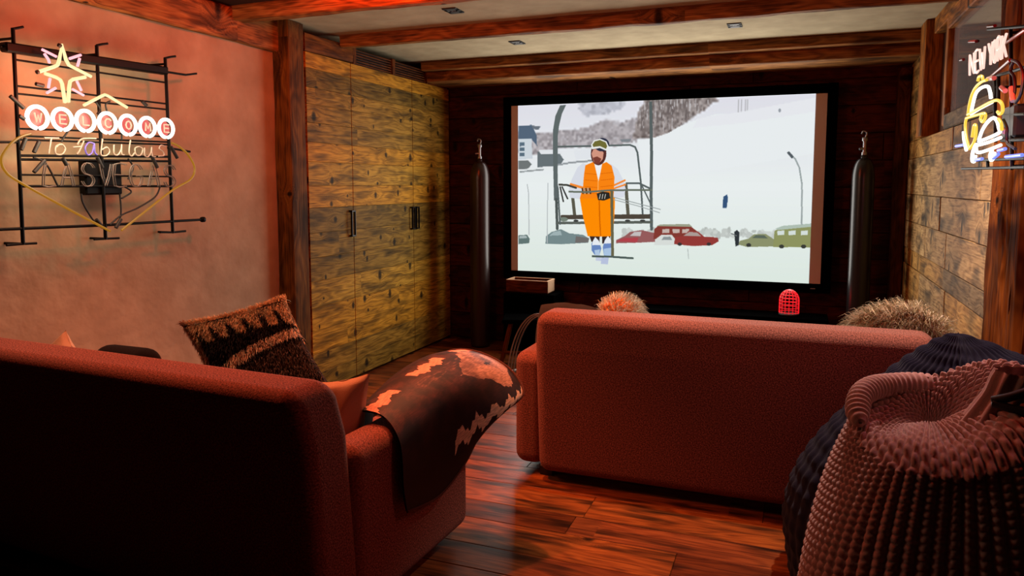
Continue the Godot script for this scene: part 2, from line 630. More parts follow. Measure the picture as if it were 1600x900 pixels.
func paint_picture() -> ImageTexture:
	rng.seed = 77
	pic = Image.create(PW, PH, false, Image.FORMAT_RGB8)
	for y in PH:
		var t := float(y) / PH
		var c := C(224, 224, 233).lerp(C(234, 240, 240), clampf(t * 2.2, 0, 1)).lerp(C(222, 234, 226), clampf(t * 2.0 - 1.0, 0, 1))
		pic.fill_rect(Rect2i(0, y, PW, 1), c)
	# far slopes and woods
	var hill := [320, 90, 520, 70, 500, 105, 420, 130, 350, 135, 310, 110]
	fill(hill, C(200, 202, 212))
	mottle(300, 70, 540, 140, 120, C(186, 188, 198), 0.05, 5, 14, hill)
	var band := [55, 205, 140, 215, 250, 205, 340, 195, 420, 160, 520, 165, 560, 150, 560, 245, 430, 270, 330, 265, 220, 280, 130, 300, 55, 300]
	fill(band, C(186, 182, 187))
	mottle(55, 150, 560, 300, 900, C(172, 166, 170), 0.1, 4, 13, band)
	var wood := [545, 235, 555, 170, 575, 110, 590, 78, 905, 66, 860, 105, 800, 140, 742, 182, 690, 212, 640, 228]
	fill(wood, C(150, 142, 140))
	mottle(545, 66, 905, 235, 1100, C(142, 132, 130), 0.13, 3, 10, wood)
	soften(9.0)
	var wp := PackedVector2Array()
	for i in range(0, wood.size(), 2): wp.append(Vector2(wood[i], wood[i + 1]))
	for k in 150:
		var x := rng.randf_range(560, 890)
		var y := rng.randf_range(75, 215)
		if Geometry2D.is_point_in_polygon(Vector2(x, y), wp): stroke([x, y, x + rng.randf_range(-3, 3), y - rng.randf_range(15, 50)], rng.randf_range(1.5, 3.5), C(108, 99, 98) if rng.randf() < 0.6 else C(190, 186, 188))
	for x in [992, 1004, 1022, 1030]: stroke([x, 128, x + 2, 70], 4.0, C(182, 182, 186))
	# the open slope with its soft edge
	fill([560, 246, 640, 230, 690, 214, 742, 184, 800, 160, 900, 130, 1000, 128, 1320, 100, 1322, 300, 600, 420], C(233, 238, 240))
	fill([820, 150, 1000, 122, 1322, 60, 1322, 120, 1000, 170, 800, 190], C(231, 233, 238))
	# houses on the left
	fill([55, 182, 112, 178, 132, 222, 134, 268, 112, 240, 55, 238], C(84, 102, 122))
	fill([55, 236, 112, 236, 114, 322, 55, 326], C(205, 214, 221))
	for y in [254, 276, 298]: fill([60, y, 80, y - 1, 80, y + 14, 60, y + 15], C(92, 112, 128))
	fill([110, 180, 150, 185, 140, 198, 118, 196], C(110, 118, 128))
	fill([135, 292, 222, 288, 248, 326, 236, 344, 218, 352, 136, 358], C(104, 114, 118))
	fill([140, 286, 225, 282, 240, 300, 150, 302], C(226, 230, 234))
	fill([55, 330, 96, 328, 112, 346, 96, 364, 55, 368], C(112, 118, 118))
	stroke([215, 350, 280, 338, 372, 330], 8, C(150, 156, 160))
	stroke([60, 378, 120, 372, 160, 368], 7, C(150, 156, 158))
	fill([290, 288, 372, 280, 372, 318, 300, 326], C(226, 230, 235))
	fill([488, 240, 535, 236, 530, 250, 494, 252], C(128, 134, 140))
	# cars along the road
	mottle(500, 620, 1150, 655, 160, C(196, 202, 198), 0.05, 6, 16, [500, 628, 860, 622, 1150, 632, 1150, 655, 500, 655])
	soften(4.0)
	fill([55, 648, 92, 646, 103, 664, 100, 682, 55, 686], C(98, 118, 116))
	fill([60, 650, 88, 650, 92, 660, 58, 662], C(168, 182, 182))
	fill([170, 684, 172, 652, 196, 634, 236, 622, 272, 640, 330, 646, 356, 662, 352, 680, 240, 686], C(118, 138, 140))
	fill([186, 650, 204, 634, 234, 628, 240, 648], C(160, 178, 180))
	fill([300, 652, 356, 660, 352, 678, 296, 680], C(112, 108, 106))
	fill([470, 682, 472, 668, 510, 650, 530, 634, 580, 626, 640, 640, 636, 676, 560, 680], C(150, 92, 92))
	fill([470, 674, 506, 660, 566, 658, 560, 678], C(176, 66, 74))
	fill([530, 650, 548, 634, 580, 632, 574, 652], C(196, 190, 190))
	fill([630, 664, 634, 622, 652, 606, 780, 603, 812, 628, 840, 648, 836, 664], C(132, 58, 50))
	fill([640, 610, 660, 602, 782, 600, 796, 612], C(156, 160, 138))
	for x in [668, 712, 752]: fill([x, 622, x + 30, 621, x + 30, 638, x, 639], C(196, 178, 170))
	fill([632, 690, 640, 664, 664, 646, 708, 646, 726, 668, 742, 690], C(216, 221, 217))
	fill([664, 668, 674, 654, 702, 654, 710, 668], C(142, 150, 152))
	fill([718, 686, 722, 656, 760, 650, 780, 630, 820, 632, 846, 654, 904, 658, 908, 674, 880, 690, 800, 694], C(148, 58, 54))
	fill([758, 650, 782, 634, 816, 636, 834, 652], C(172, 156, 150))
	for x in [742, 866]: oval(x, 686, 9, 7, C(60, 52, 52))
	fill([974, 634, 986, 626, 996, 636, 994, 690, 980, 696], C(48, 54, 58))
	stroke([960, 640, 984, 650], 4, C(110, 116, 116))
	fill([992, 688, 998, 672, 1036, 662, 1058, 644, 1108, 642, 1142, 664, 1142, 696, 1030, 698], C(140, 146, 108))
	fill([1050, 660, 1066, 648, 1102, 648, 1118, 662], C(92, 104, 92))
	oval(1036, 690, 10, 8, C(56, 58, 54))
	fill([1140, 698, 1146, 630, 1168, 618, 1302, 604, 1300, 700], C(142, 148, 96))
	fill([1150, 620, 1180, 608, 1302, 598, 1302, 612, 1160, 626], C(176, 192, 180))
	for x in [1158, 1206, 1258]: fill([x, 630, x + 30, 627, x + 30, 646, x, 648], C(212, 222, 218))
	for x in [1176, 1270]: oval(x, 696, 10, 8, C(58, 60, 54))
	stroke([776, 705, 780, 748], 3, C(176, 184, 182))
	stroke([1262, 604, 1263, 430, 1252, 360, 1234, 322, 1212, 304], 6, C(156, 166, 166))
	fill([1198, 296, 1208, 290, 1228, 312, 1220, 322], C(84, 92, 98))
	fill([928, 484, 944, 474, 948, 490, 942, 532, 924, 532], C(54, 84, 122))
	stroke([92, 430, 98, 470, 100, 646], 4, C(176, 182, 184))
	stroke([180, 425, 177, 680], 4, C(182, 188, 190))
	oval(1168, 116, 5, 8, C(150, 156, 164))
	soften(2.2)
	# the chair lift
	var g := C(88, 98, 98)
	fill([232, 95, 258, 92, 240, 130, 228, 180, 222, 230, 222, 400, 224, 500, 206, 500, 202, 300, 202, 200, 212, 140], C(94, 104, 104))
	stroke([216, 490, 220, 620], 13, C(78, 86, 84))
	stroke([618, 78, 622, 300, 620, 470, 622, 622], 13, g)
	stroke([222, 271, 380, 268, 530, 263, 552, 272, 562, 296, 576, 420, 584, 556], 8, g)
	stroke([512, 426, 568, 426, 618, 450], 8, g)
	stroke([578, 430, 622, 522], 6, g)
	for x in [[286, 488, 294, 560], [512, 428, 522, 560]]: stroke(x, 15, C(92, 90, 76))
	fill([235, 562, 616, 558, 616, 578, 235, 580], C(78, 70, 60))
	stroke([218, 596, 620, 592], 12, C(92, 98, 92))
	for x in [300, 520, 584]: oval(x, 586, 12, 5, C(60, 62, 60))
	oval(248, 580, 20, 10, C(120, 132, 120))
	stroke([222, 440, 232, 600], 8, g)
	# skis and boots
	fill([384, 730, 404, 732, 408, 758, 384, 756], C(196, 204, 226))
	fill([408, 738, 440, 740, 436, 772, 406, 770], C(184, 194, 222))
	fill([352, 636, 402, 636, 400, 682, 366, 676], C(58, 40, 36))
	fill([410, 636, 448, 636, 444, 680, 412, 684], C(52, 38, 36))
	fill([382, 655, 398, 672, 408, 704, 400, 732, 380, 732, 366, 712, 366, 684], C(104, 134, 190))
	fill([382, 655, 398, 672, 404, 690, 368, 690, 372, 672], C(232, 236, 242))
	fill([436, 650, 450, 668, 456, 694, 450, 738, 420, 738, 414, 700, 422, 670], C(108, 138, 196))
	fill([436, 650, 450, 668, 454, 682, 418, 684, 424, 668], C(232, 236, 242))
	fill([378, 712, 402, 708, 400, 732, 382, 732], C(176, 200, 226))
	fill([418, 706, 454, 700, 450, 736, 420, 736], C(170, 196, 226))
	# rider
	fill([316, 488, 396, 484, 466, 488, 464, 560, 456, 652, 404, 654, 350, 652, 330, 570], C(255, 140, 4))
	stroke([399, 500, 401, 580, 405, 650], 5, C(206, 96, 0))
	fill([330, 340, 306, 360, 282, 410, 270, 450, 274, 488, 318, 494, 334, 430, 352, 350], C(216, 220, 230))
	fill([446, 342, 478, 366, 500, 410, 512, 450, 504, 486, 462, 488, 452, 430, 436, 350], C(218, 222, 232))
	stroke([274, 430, 330, 446], 11, C(246, 138, 50))
	stroke([460, 436, 508, 414], 8, C(246, 138, 50))
	stroke([458, 450, 510, 432], 7, C(246, 138, 50))
	fill([340, 350, 372, 336, 400, 348, 430, 336, 452, 352, 464, 400, 460, 488, 316, 492, 330, 440, 334, 390], C(250, 132, 18))
	for y in [384, 412, 440, 466]: stroke([338, y, 390, y + 5], 2.5, C(218, 102, 8))
	for y in [382, 410, 438]: stroke([404, y + 4, 456, y - 2], 2.5, C(218, 102, 8))
	fill([378, 342, 412, 342, 396, 420], C(238, 240, 244))
	stroke([395, 410, 393, 486], 3, C(255, 190, 110))
	oval(396, 300, 36, 52, C(86, 46, 42))
	fill([366, 300, 374, 282, 404, 280, 418, 296, 414, 324, 396, 344, 376, 336], C(212, 150, 128))
	fill([372, 318, 390, 312, 408, 322, 398, 346, 380, 342], C(122, 62, 50))
	oval(410, 262, 34, 30, C(44, 48, 68))
	fill([364, 262, 376, 244, 402, 236, 430, 248, 440, 270, 434, 290, 402, 276, 368, 282], C(232, 234, 232))
	fill([370, 262, 380, 248, 402, 242, 426, 252, 433, 268, 428, 280, 402, 268, 374, 272], C(112, 108, 54))
	for k in 5: stroke([326 + k * 8, 446, 330 + k * 8, 470], 6, C(40, 38, 36) if k % 2 == 0 else C(150, 146, 140))
	fill([388, 470, 414, 462, 442, 466, 446, 490, 420, 500, 394, 498], C(42, 40, 36))
	for k in 3: stroke([404 + k * 11, 472, 400 + k * 11, 492], 3, C(216, 214, 206))
	stroke([268, 462, 340, 464, 450, 456, 622, 455], 8, C(104, 112, 100))
	stroke([226, 432, 262, 434, 300, 446], 9, C(66, 66, 60))
	for k in [[232, 440, 246, 504], [240, 440, 264, 492]]: stroke(k, 7, C(52, 52, 50))
	stroke([452, 458, 456, 736], 13, C(104, 100, 74))
	stroke([460, 486, 560, 512, 660, 538], 3.5, C(150, 158, 158))
	stroke([460, 496, 560, 522, 656, 552], 3.5, C(160, 168, 168))
	stroke([368, 737, 456, 740, 542, 746], 9, C(78, 92, 88))
	soften(1.4)
	return ImageTexture.create_from_image(pic)

# ---------------------------------------------------------------- setting
func build_shell() -> void:
	# floor: boards running along the screen wall
	var fl := struct("floor", "reddish brown oak board floor with a soft sheen")
	obj("floor_base", bx(Vector3(4.3, 0.12, 8.0), 0, 0, Vector3(-1.2, -0.085, -2.6)), M.dark_wall, fl)
	rng.seed = 5
	var z := ZB
	while z < 1.3:
		var w := rng.randf_range(0.17, 0.235)
		var x := -3.3 - rng.randf_range(0.0, 1.2)
		while x < 0.8:
			var L := rng.randf_range(1.0, 2.3)
			var x0 := maxf(x, -3.3)
			var x1 := minf(x + L, 0.85)
			if x1 - x0 > 0.05 and (z > -6.3):
				var m = M.floor[rng.randi_range(0, 4)]
				var lift := rng.randf_range(-0.0012, 0.0)
				obj("plank", bx(Vector3(x1 - x0 - 0.002, 0.024, w - 0.003), 0.0018, 0, Vector3.ZERO, Vector2(rng.randf(), rng.randf()), 0.42), m, fl, Transform3D(Basis(), Vector3((x0 + x1) / 2, -0.012 + lift, z + w / 2)))
			x += L
		z += w
	var ce := struct("ceiling", "flat plastered ceiling between the timber beams")
	obj("plaster_slab", bx(Vector3(4.4, 0.2, 2.93), 0, 0, Vector3(-1.2, YC + 0.1, -5.035)), M.ceiling, ce)
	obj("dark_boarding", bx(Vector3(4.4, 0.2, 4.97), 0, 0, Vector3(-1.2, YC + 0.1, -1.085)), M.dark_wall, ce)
	var wl := struct("wall_left", "rough plaster wall behind the lit welcome sign")
	obj("plaster_face", bx(Vector3(0.2, 2.6, 2.3), 0, 0, Vector3(XW - 0.1, 1.25, -2.86)), M.plaster, wl)
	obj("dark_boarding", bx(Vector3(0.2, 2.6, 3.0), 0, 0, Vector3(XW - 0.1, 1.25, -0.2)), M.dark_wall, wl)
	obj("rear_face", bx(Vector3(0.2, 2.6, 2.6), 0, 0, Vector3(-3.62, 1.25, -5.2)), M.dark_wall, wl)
	# wall behind the screen, dark stained boards
	var wb := struct("wall_back", "dark stained horizontal board wall around the screen")
	obj("backing", bx(Vector3(4.6, 2.7, 0.2), 0, 0, Vector3(-1.3, 1.25, ZB - 0.125)), M.dark_wall, wb)
	var y := 0.0
	rng.seed = 9
	while y < 2.36:
		var h := rng.randf_range(0.17, 0.25)
		var x := -3.4
		while x < 0.8:
			var L := rng.randf_range(1.2, 2.6)
			var x1 := minf(x + L, 0.82)
			obj("plank", bx(Vector3(x1 - x - 0.003, h - 0.004, 0.02), 0.003, 0, Vector3.ZERO, Vector2(rng.randf(), rng.randf())), M.back[rng.randi_range(0, 1)], wb, Transform3D(Basis(), Vector3((x + x1) / 2, y + h / 2, ZB - 0.012 + rng.randf_range(-0.003, 0.002))))
			x = x1
		y += h
	var wr := struct("wall_rear", "dark boarded wall at the far end of the room")
	obj("board_face", bx(Vector3(4.6, 2.7, 0.2), 0, 0, Vector3(-1.3, 1.25, 1.3)), M.dark_wall, wr)
	# right wall: reclaimed boards, with the window let in above
	var wg := struct("wall_right", "wall of pale reclaimed boards below the high window")
	obj("lower_backing", bx(Vector3(0.2, 1.8, 2.8), 0, 0, Vector3(XR + 0.13, 0.9 - 0.05, -4.95)), M.dark_wall, wg)
	obj("upper_backing", bx(Vector3(0.2, 0.8, 0.9), 0, 0, Vector3(XR + 0.13, 2.1, -5.95)), M.dark_wall, wg)
	var wn := struct("wall_right", "plain dark wall nearer the viewer on the right")
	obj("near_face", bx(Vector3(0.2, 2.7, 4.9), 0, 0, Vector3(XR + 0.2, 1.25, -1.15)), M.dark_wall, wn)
	obj("lintel", bx(Vector3(0.2, 0.1, 2.8), 0, 0, Vector3(XR + 0.13, 2.45, -4.95)), M.dark_wall, wg)
	var rows := [[0.0, 0.2], [0.2, 0.41], [0.41, 0.62], [0.62, 0.875], [0.875, 0.99], [0.99, 1.185], [1.185, 1.378], [1.378, 1.63], [1.63, 1.755]]
	rng.seed = 31
	for k in rows.size():
		var zz := ZB + 0.02
		var tone = [2, 2, 2, 2, 1, 0, 0, 0, 2][k]
		while zz < -3.6:
			var L: float = rng.randf_range(0.55, 1.15) if k < 4 or k == 5 or k == 6 else rng.randf_range(1.4, 2.6)
			var z1 := minf(zz + L, -3.572)
			var h: float = rows[k][1] - rows[k][0]
			var m = M.wall_wood[tone if rng.randf() < 0.8 else rng.randi_range(0, 3)]
			obj("plank", bx(Vector3(0.03, h - 0.003, z1 - zz - 0.003), 0.0025, 2, Vector3.ZERO, Vector2(rng.randf(), rng.randf()), 0.45), m, wg, Transform3D(Basis(), Vector3(XR + 0.015 + rng.randf_range(-0.003, 0.003), (rows[k][0] + rows[k][1]) / 2, (zz + z1) / 2)))
			zz = z1
	for r in [[1.755, 1.94], [1.94, 2.13], [2.13, 2.33], [2.33, 2.485]]:
		obj("plank", bx(Vector3(0.03, r[1] - r[0] - 0.003, 0.64), 0.0025, 2, Vector3.ZERO, Vector2(rng.randf(), rng.randf()), 0.45), M.wall_wood[2], wg, Transform3D(Basis(), Vector3(XR + 0.015 + rng.randf_range(-0.004, 0.002), (r[0] + r[1]) / 2, -5.92)))
	# window: jamb, fixed dark panel, framed sash with its pane
	var wi := struct("window_1", "dark interior window with a timber frame high in the right wall")
	obj("jamb", bx(Vector3(0.16, 0.735, 0.2), 0.006, 1, Vector3.ZERO, Vector2(0.2, 0.4)), M.window, wi, Transform3D(Basis(), Vector3(XR + 0.045, 2.122, -5.5)))
	obj("reveal_panel", bx(Vector3(0.02, 0.72, 0.52), 0.0, 1, Vector3.ZERO, Vector2(0.6, 0.1)), M.beam_dark, wi, Transform3D(Basis(), Vector3(XR + 0.075, 2.115, -5.14)))
	obj("sash_stile", bx(Vector3(0.06, 0.6, 0.075), 0.006, 1, Vector3.ZERO, Vector2(0.1, 0.7)), M.window, wi, Transform3D(Basis(), Vector3(XR + 0.03, 2.08, -4.85)))
	obj("sash_rail", bx(Vector3(0.06, 0.085, 1.24), 0.006, 2, Vector3.ZERO, Vector2(0.3, 0.3)), M.wall_wood[1], wi, Transform3D(Basis(), Vector3(XR + 0.028, 1.8, -4.192)))
	obj("sash_rail", bx(Vector3(0.06, 0.1, 1.24), 0.006, 2, Vector3.ZERO, Vector2(0.7, 0.5)), M.window, wi, Transform3D(Basis(), Vector3(XR + 0.024, 2.365, -4.192)))
	obj("head_board", bx(Vector3(0.12, 0.1, 1.8), 0.004, 2, Vector3.ZERO, Vector2(0.5, 0.9)), M.window, wi, Transform3D(Basis(), Vector3(XR + 0.07, 2.44, -4.475)))
	var gl := mat(Color(0.9, 0.92, 0.92, 0.12), 0.03)
	gl.transparency = BaseMaterial3D.TRANSPARENCY_ALPHA
	obj("pane", bx(Vector3(0.006, 0.52, 1.22)), gl, wi, Transform3D(Basis(), Vector3(XR + 0.03, 2.08, -4.19)))
	obj("room_beyond", bx(Vector3(0.04, 0.8, 2.3)), M.dark_wall, wi, Transform3D(Basis(), Vector3(XR + 0.3, 2.1, -4.4)))

func build_timbers() -> void:
	var up := Basis(Vector3(0, 1, 0), Vector3(-1, 0, 0), Vector3(0, 0, 1))      # +X of a timber turned upwards
	var back := Basis(Vector3(0, 0, -1), Vector3(0, 1, 0), Vector3(1, 0, 0))    # +X of a timber turned to the screen
	var o := obj("timber_post", hewn(2.485, 0.165, 0.125, 3, 0.006, 0.008), M.post_gold, null, Transform3D(up, Vector3(-3.098, 0.0, -4.008)))
	tag(o, "reddish square timber post between the plaster wall and the wooden wardrobe", "post")
	o = obj("timber_post", hewn(2.485, 0.5, 0.12, 8, 0.004, 0.02, 0.022, 30), M.post, null, Transform3D(up, Vector3(0.80, 0.0, -3.31)))
	tag(o, "broad dark brown grooved timber post behind the taxi sign", "post")
	o = obj("timber_post", hewn(2.3, 0.09, 0.09, 9, 0.006, 0.01), M.beam_dark, null, Transform3D(up, Vector3(0.71, 0.0, -6.2)))
	tag(o, "thin dark corner post where the board wall meets the screen wall", "post")
	o = obj("wall_beam", hewn(5.15, 0.05, 0.19, 12, 0.008, 0.01), M.beam, null, Transform3D(back, Vector3(-3.135, 2.385, 1.2)))
	tag(o, "long rough timber beam along the top of the plaster wall", "beam")
	var group := ""
	o = obj("ceiling_beam", hewn(4.05, 0.11, 0.095, 14, 0.012, 0.016), M.beam, null, Transform3D(Basis(), Vector3(-3.17, 2.452, -3.575)))
	tag(o, "nearest ceiling beam, glowing orange, resting on the left timber post", "beam", group)
	o = obj("ceiling_beam", hewn(3.8, 0.085, 0.09, 15, 0.014, 0.014), M.beam, null, Transform3D(Basis(), Vector3(-3.03, 2.452, -4.53)))
	tag(o, "middle reddish ceiling beam with a ragged lower edge between two plaster strips", "beam", group)
	o = obj("ceiling_beam", hewn(3.79, 0.56, 0.075, 16, 0.006, 0.008), M.beam, null, Transform3D(Basis(), Vector3(-3.03, 2.452, -5.97)))
	tag(o, "upper of the two stacked beams above the screen, against the ceiling", "beam", group)
	o = obj("ceiling_beam", hewn(3.79, 0.46, 0.085, 17, 0.006, 0.008), M.beam, null, Transform3D(Basis(), Vector3(-3.03, 2.374, -6.02)))
	tag(o, "lower of the two stacked beams above the screen, with a gold underside", "beam", group)

func build_wardrobe() -> void:
	var w := thing("wardrobe", "fitted wardrobe faced with horizontal reclaimed boards and black pull handles", "wardrobe", Vector3(XL, 0, -4.1))
	var oz := 4.1
	obj("carcass", bx(Vector3(0.42, 2.3, 2.1), 0, 0, Vector3(-0.245, 1.16, -1.05)), M.dark_wall, w)
	var ys := [0.02, 0.15, 0.29, 0.45, 0.61, 0.79, 0.95, 1.12, 1.29, 1.44, 1.60, 1.73, 1.86, 1.98, 2.09, 2.215, 2.318]
	var doors := [[-4.1, -4.626], [-4.626, -5.536], [-5.536, -6.235]]
	rng.seed = 21
	var rowv := []
	for k in ys.size(): rowv.append([Vector2(rng.randf(), rng.randf()), rng.randi_range(0, 4), rng.randf_range(-0.0015, 0.0015)])
	for d in doors.size():
		var z0: float = doors[d][0]
		var z1: float = doors[d][1]
		var L := z0 - z1 - 0.006
		var zc := (z0 + z1) / 2
		var dn := part_node("door", w, Vector3(0, 0, zc + oz))
		for k in ys.size() - 1:
			var h: float = ys[k + 1] - ys[k]
			var rv = rowv[k]
			obj("plank", bx(Vector3(0.022, h - 0.0012, L), 0.0012, 2, Vector3.ZERO, rv[0] + Vector2(zc * 0.45, 0), 0.45), M.cab[rv[1]], dn, Transform3D(Basis(), Vector3(-0.011 + rv[2], (ys[k] + ys[k + 1]) / 2, 0)))
		if d < 2:
			pull(dn, z1 + 0.035 - zc)
		if d == 2: pull(dn, z0 - 0.035 - zc)
	# panel above with two louvred vents
	var p := thing("vent_panel", "dark rough board over the wardrobe with two louvred vent grilles", "vent", Vector3(XL, 2.32, -4.1))
	obj("board", hewn(0.56, 0.035, 0.115, 33, 0.008, 0.006), M.fascia, p, Transform3D(Basis(Vector3(0, 0, -1), Vector3(0, 1, 0), Vector3(1, 0, 0)), Vector3(-0.018, 0.062, 0.0)))
	obj("backing", bx(Vector3(0.02, 0.12, 1.6), 0, 0, Vector3(-0.05, 0.06, -1.36)), M.black, p)
	for q in [-0.585, -1.145, -1.725]: obj("stile", bx(Vector3(0.035, 0.125, 0.045), 0.003, 1), M.slat, p, Transform3D(Basis(), Vector3(-0.018, 0.062, q)))
	for q in [-0.865, -1.435]:
		for k in 6:
			obj("slat", bx(Vector3(0.022, 0.009, 0.53), 0.002, 2, Vector3.ZERO, Vector2(k * 0.13, 0)), M.slat, p, Transform3D(Basis(Vector3(0, 0, 1), -0.5), Vector3(-0.02, 0.015 + k * 0.019, q)))
	obj("stile", bx(Vector3(0.035, 0.125, 0.36), 0.003, 2), M.slat, p, Transform3D(Basis(), Vector3(-0.018, 0.062, -1.93)))

func pull(dn: Node3D, z: float) -> void:
	var st := begin()
	for y in [1.075, 1.255]:
		box_into(st, Vector3(0.014, y, z), Vector3(0.028, 0.012, 0.05), 0.002)
	for s in [-1, 1]:
		box_into(st, Vector3(0.022, 1.165, z + s * 0.021), Vector3(0.014, 0.19, 0.009), 0.002)
	obj("handle", st.commit(), M.handle, dn)

func build_screen() -> void:
	var s := thing("projection_screen", "large black framed cinema screen showing a skier in orange on a chairlift", "screen", Vector3(-1.1, 1.41, ZS))
	var xa := -2.395
	var xb := 0.191
	var ya := 0.674
	var yb := 2.141
	var b := 0.075
	var st := begin()
	box_into(st, Vector3(xa - b / 2 + 1.1, 0, -0.02), Vector3(b, yb - ya + 2 * b, 0.05), 0.004)
	box_into(st, Vector3(xb + b / 2 + 1.1, 0, -0.02), Vector3(b, yb - ya + 2 * b, 0.05), 0.004)
	box_into(st, Vector3((xa + xb) / 2 + 1.1, yb + b / 2 - 1.41, -0.02), Vector3(xb - xa, b, 0.05), 0.004)
	box_into(st, Vector3((xa + xb) / 2 + 1.1, ya - b / 2 - 1.41, -0.02), Vector3(xb - xa, b, 0.05), 0.004)
	obj("frame", st.commit(), M.velvet, s)
	obj("screen_surface", bx(Vector3(xb - xa, yb - ya, 0.02), 0, 0, Vector3((xa + xb) / 2 + 1.1, (ya + yb) / 2 - 1.41, -0.012)), M.screen, s)
	var m := mat(Color(0.02, 0.02, 0.02), 0.95)
	m.metallic_specular = 0.0
	m.emission_enabled = true
	m.emission = Color.WHITE
	m.emission_operator = BaseMaterial3D.EMISSION_OP_MULTIPLY
	m.emission_texture = paint_picture()
	m.emission_energy_multiplier = 0.98
	st = begin()
	var x0 := -2.33 + 1.1
	var x1 := 0.108 + 1.1
	var y0 := 2.141 - 1.469 - 1.41
	var y1 := 2.141 - 1.41
	quad(st, Vector3(x0, y0, 0), Vector3(x1, y0, 0), Vector3(x1, y1, 0), Vector3(x0, y1, 0), Vector2(0, 1), Vector2(1, 1), Vector2(1, 0), Vector2(0, 0))
	obj("screen_picture", st.commit(), m, s)
	var o := obj("badge", bx(Vector3(0.036, 0.008, 0.003)), M.steel, s, Transform3D(Basis(), Vector3(0.137 + 1.1, 0.636 - 1.41, 0.007)))
	o.set_meta("label", "small grey maker's badge on the frame")

# ---------------------------------------------------------------- neon
var SP := Vector3.ZERO      # where the sign being built hangs

func on_sign(pts: Array, x: float, n := 0, closed := false) -> Array:
	var out := []
	for i in range(0, pts.size(), 2): out.append(onx(pts[i], pts[i + 1], x) - SP)
	return smooth_line(out, n, closed) if n > 0 else out

func neon(called: String, o: Node3D, m: Material, x: float, r: float, strokes: Array, n := 0) -> MeshInstance3D:
	var st := begin()
	for s in strokes: tube_into(st, on_sign(s, x, n), r, 8)
	return obj(called, st.commit(), m, o)

func glyph(ch: String) -> Array:
	match ch:
		"W": return [[0, 1, 0.25, 0, 0.5, 0.75, 0.75, 0, 1, 1]]
		"E": return [[1, 1, 0, 1, 0, 0, 1, 0], [0, 0.52, 0.85, 0.52]]
		"L": return [[0, 1, 0, 0, 1, 0]]
		"C": return [[1, 0.8, 0.75, 1, 0.3, 1, 0, 0.75, 0, 0.25, 0.3, 0, 0.75, 0, 1, 0.2]]
		"O": return [[0.5, 1, 0.15, 0.85, 0, 0.5, 0.15, 0.15, 0.5, 0, 0.85, 0.15, 1, 0.5, 0.85, 0.85, 0.5, 1]]
		"M": return [[0, 0, 0.08, 1, 0.5, 0.3, 0.92, 1, 1, 0]]
		"N": return [[0, 0, 0, 1, 1, 0, 1, 1]]
		"Y": return [[0, 1, 0.5, 0.5, 1, 1], [0.5, 0.5, 0.5, 0]]
		"R": return [[0, 0, 0, 1, 0.75, 1, 1, 0.78, 0.75, 0.5, 0, 0.5], [0.45, 0.5, 1, 0]]
		"K": return [[0, 0, 0, 1], [1, 1, 0, 0.42], [0.32, 0.6, 1, 0]]
		"A": return [[0, 0, 0.5, 1, 1, 0], [0.2, 0.36, 0.8, 0.36]]
		"S": return [[1, 0.82, 0.7, 1, 0.25, 1, 0, 0.76, 0.25, 0.54, 0.75, 0.46, 1, 0.24, 0.75, 0, 0.25, 0, 0, 0.2]]
		"V": return [[0, 1, 0.5, 0, 1, 1]]
		"G": return [[1, 0.8, 0.7, 1, 0.28, 1, 0, 0.75, 0, 0.25, 0.28, 0, 0.75, 0, 1, 0.2, 1, 0.48, 0.6, 0.48]]
	return []

func letter(ch: String, bl: Vector2, right: Vector2, upv: Vector2) -> Array:
	var out := []
	for s in glyph(ch):
		var q := []
		for i in range(0, s.size(), 2):
			var p: Vector2 = bl + right * s[i] + upv * s[i + 1]
			q.append(p.x)
			q.append(p.y)
		out.append(q)
	return out

func rods(o: Node3D, called: String, x: float, r: float, list: Array) -> void:
	for s in list: obj(called, tube(on_sign(s, x), r, 6), M.iron, o)

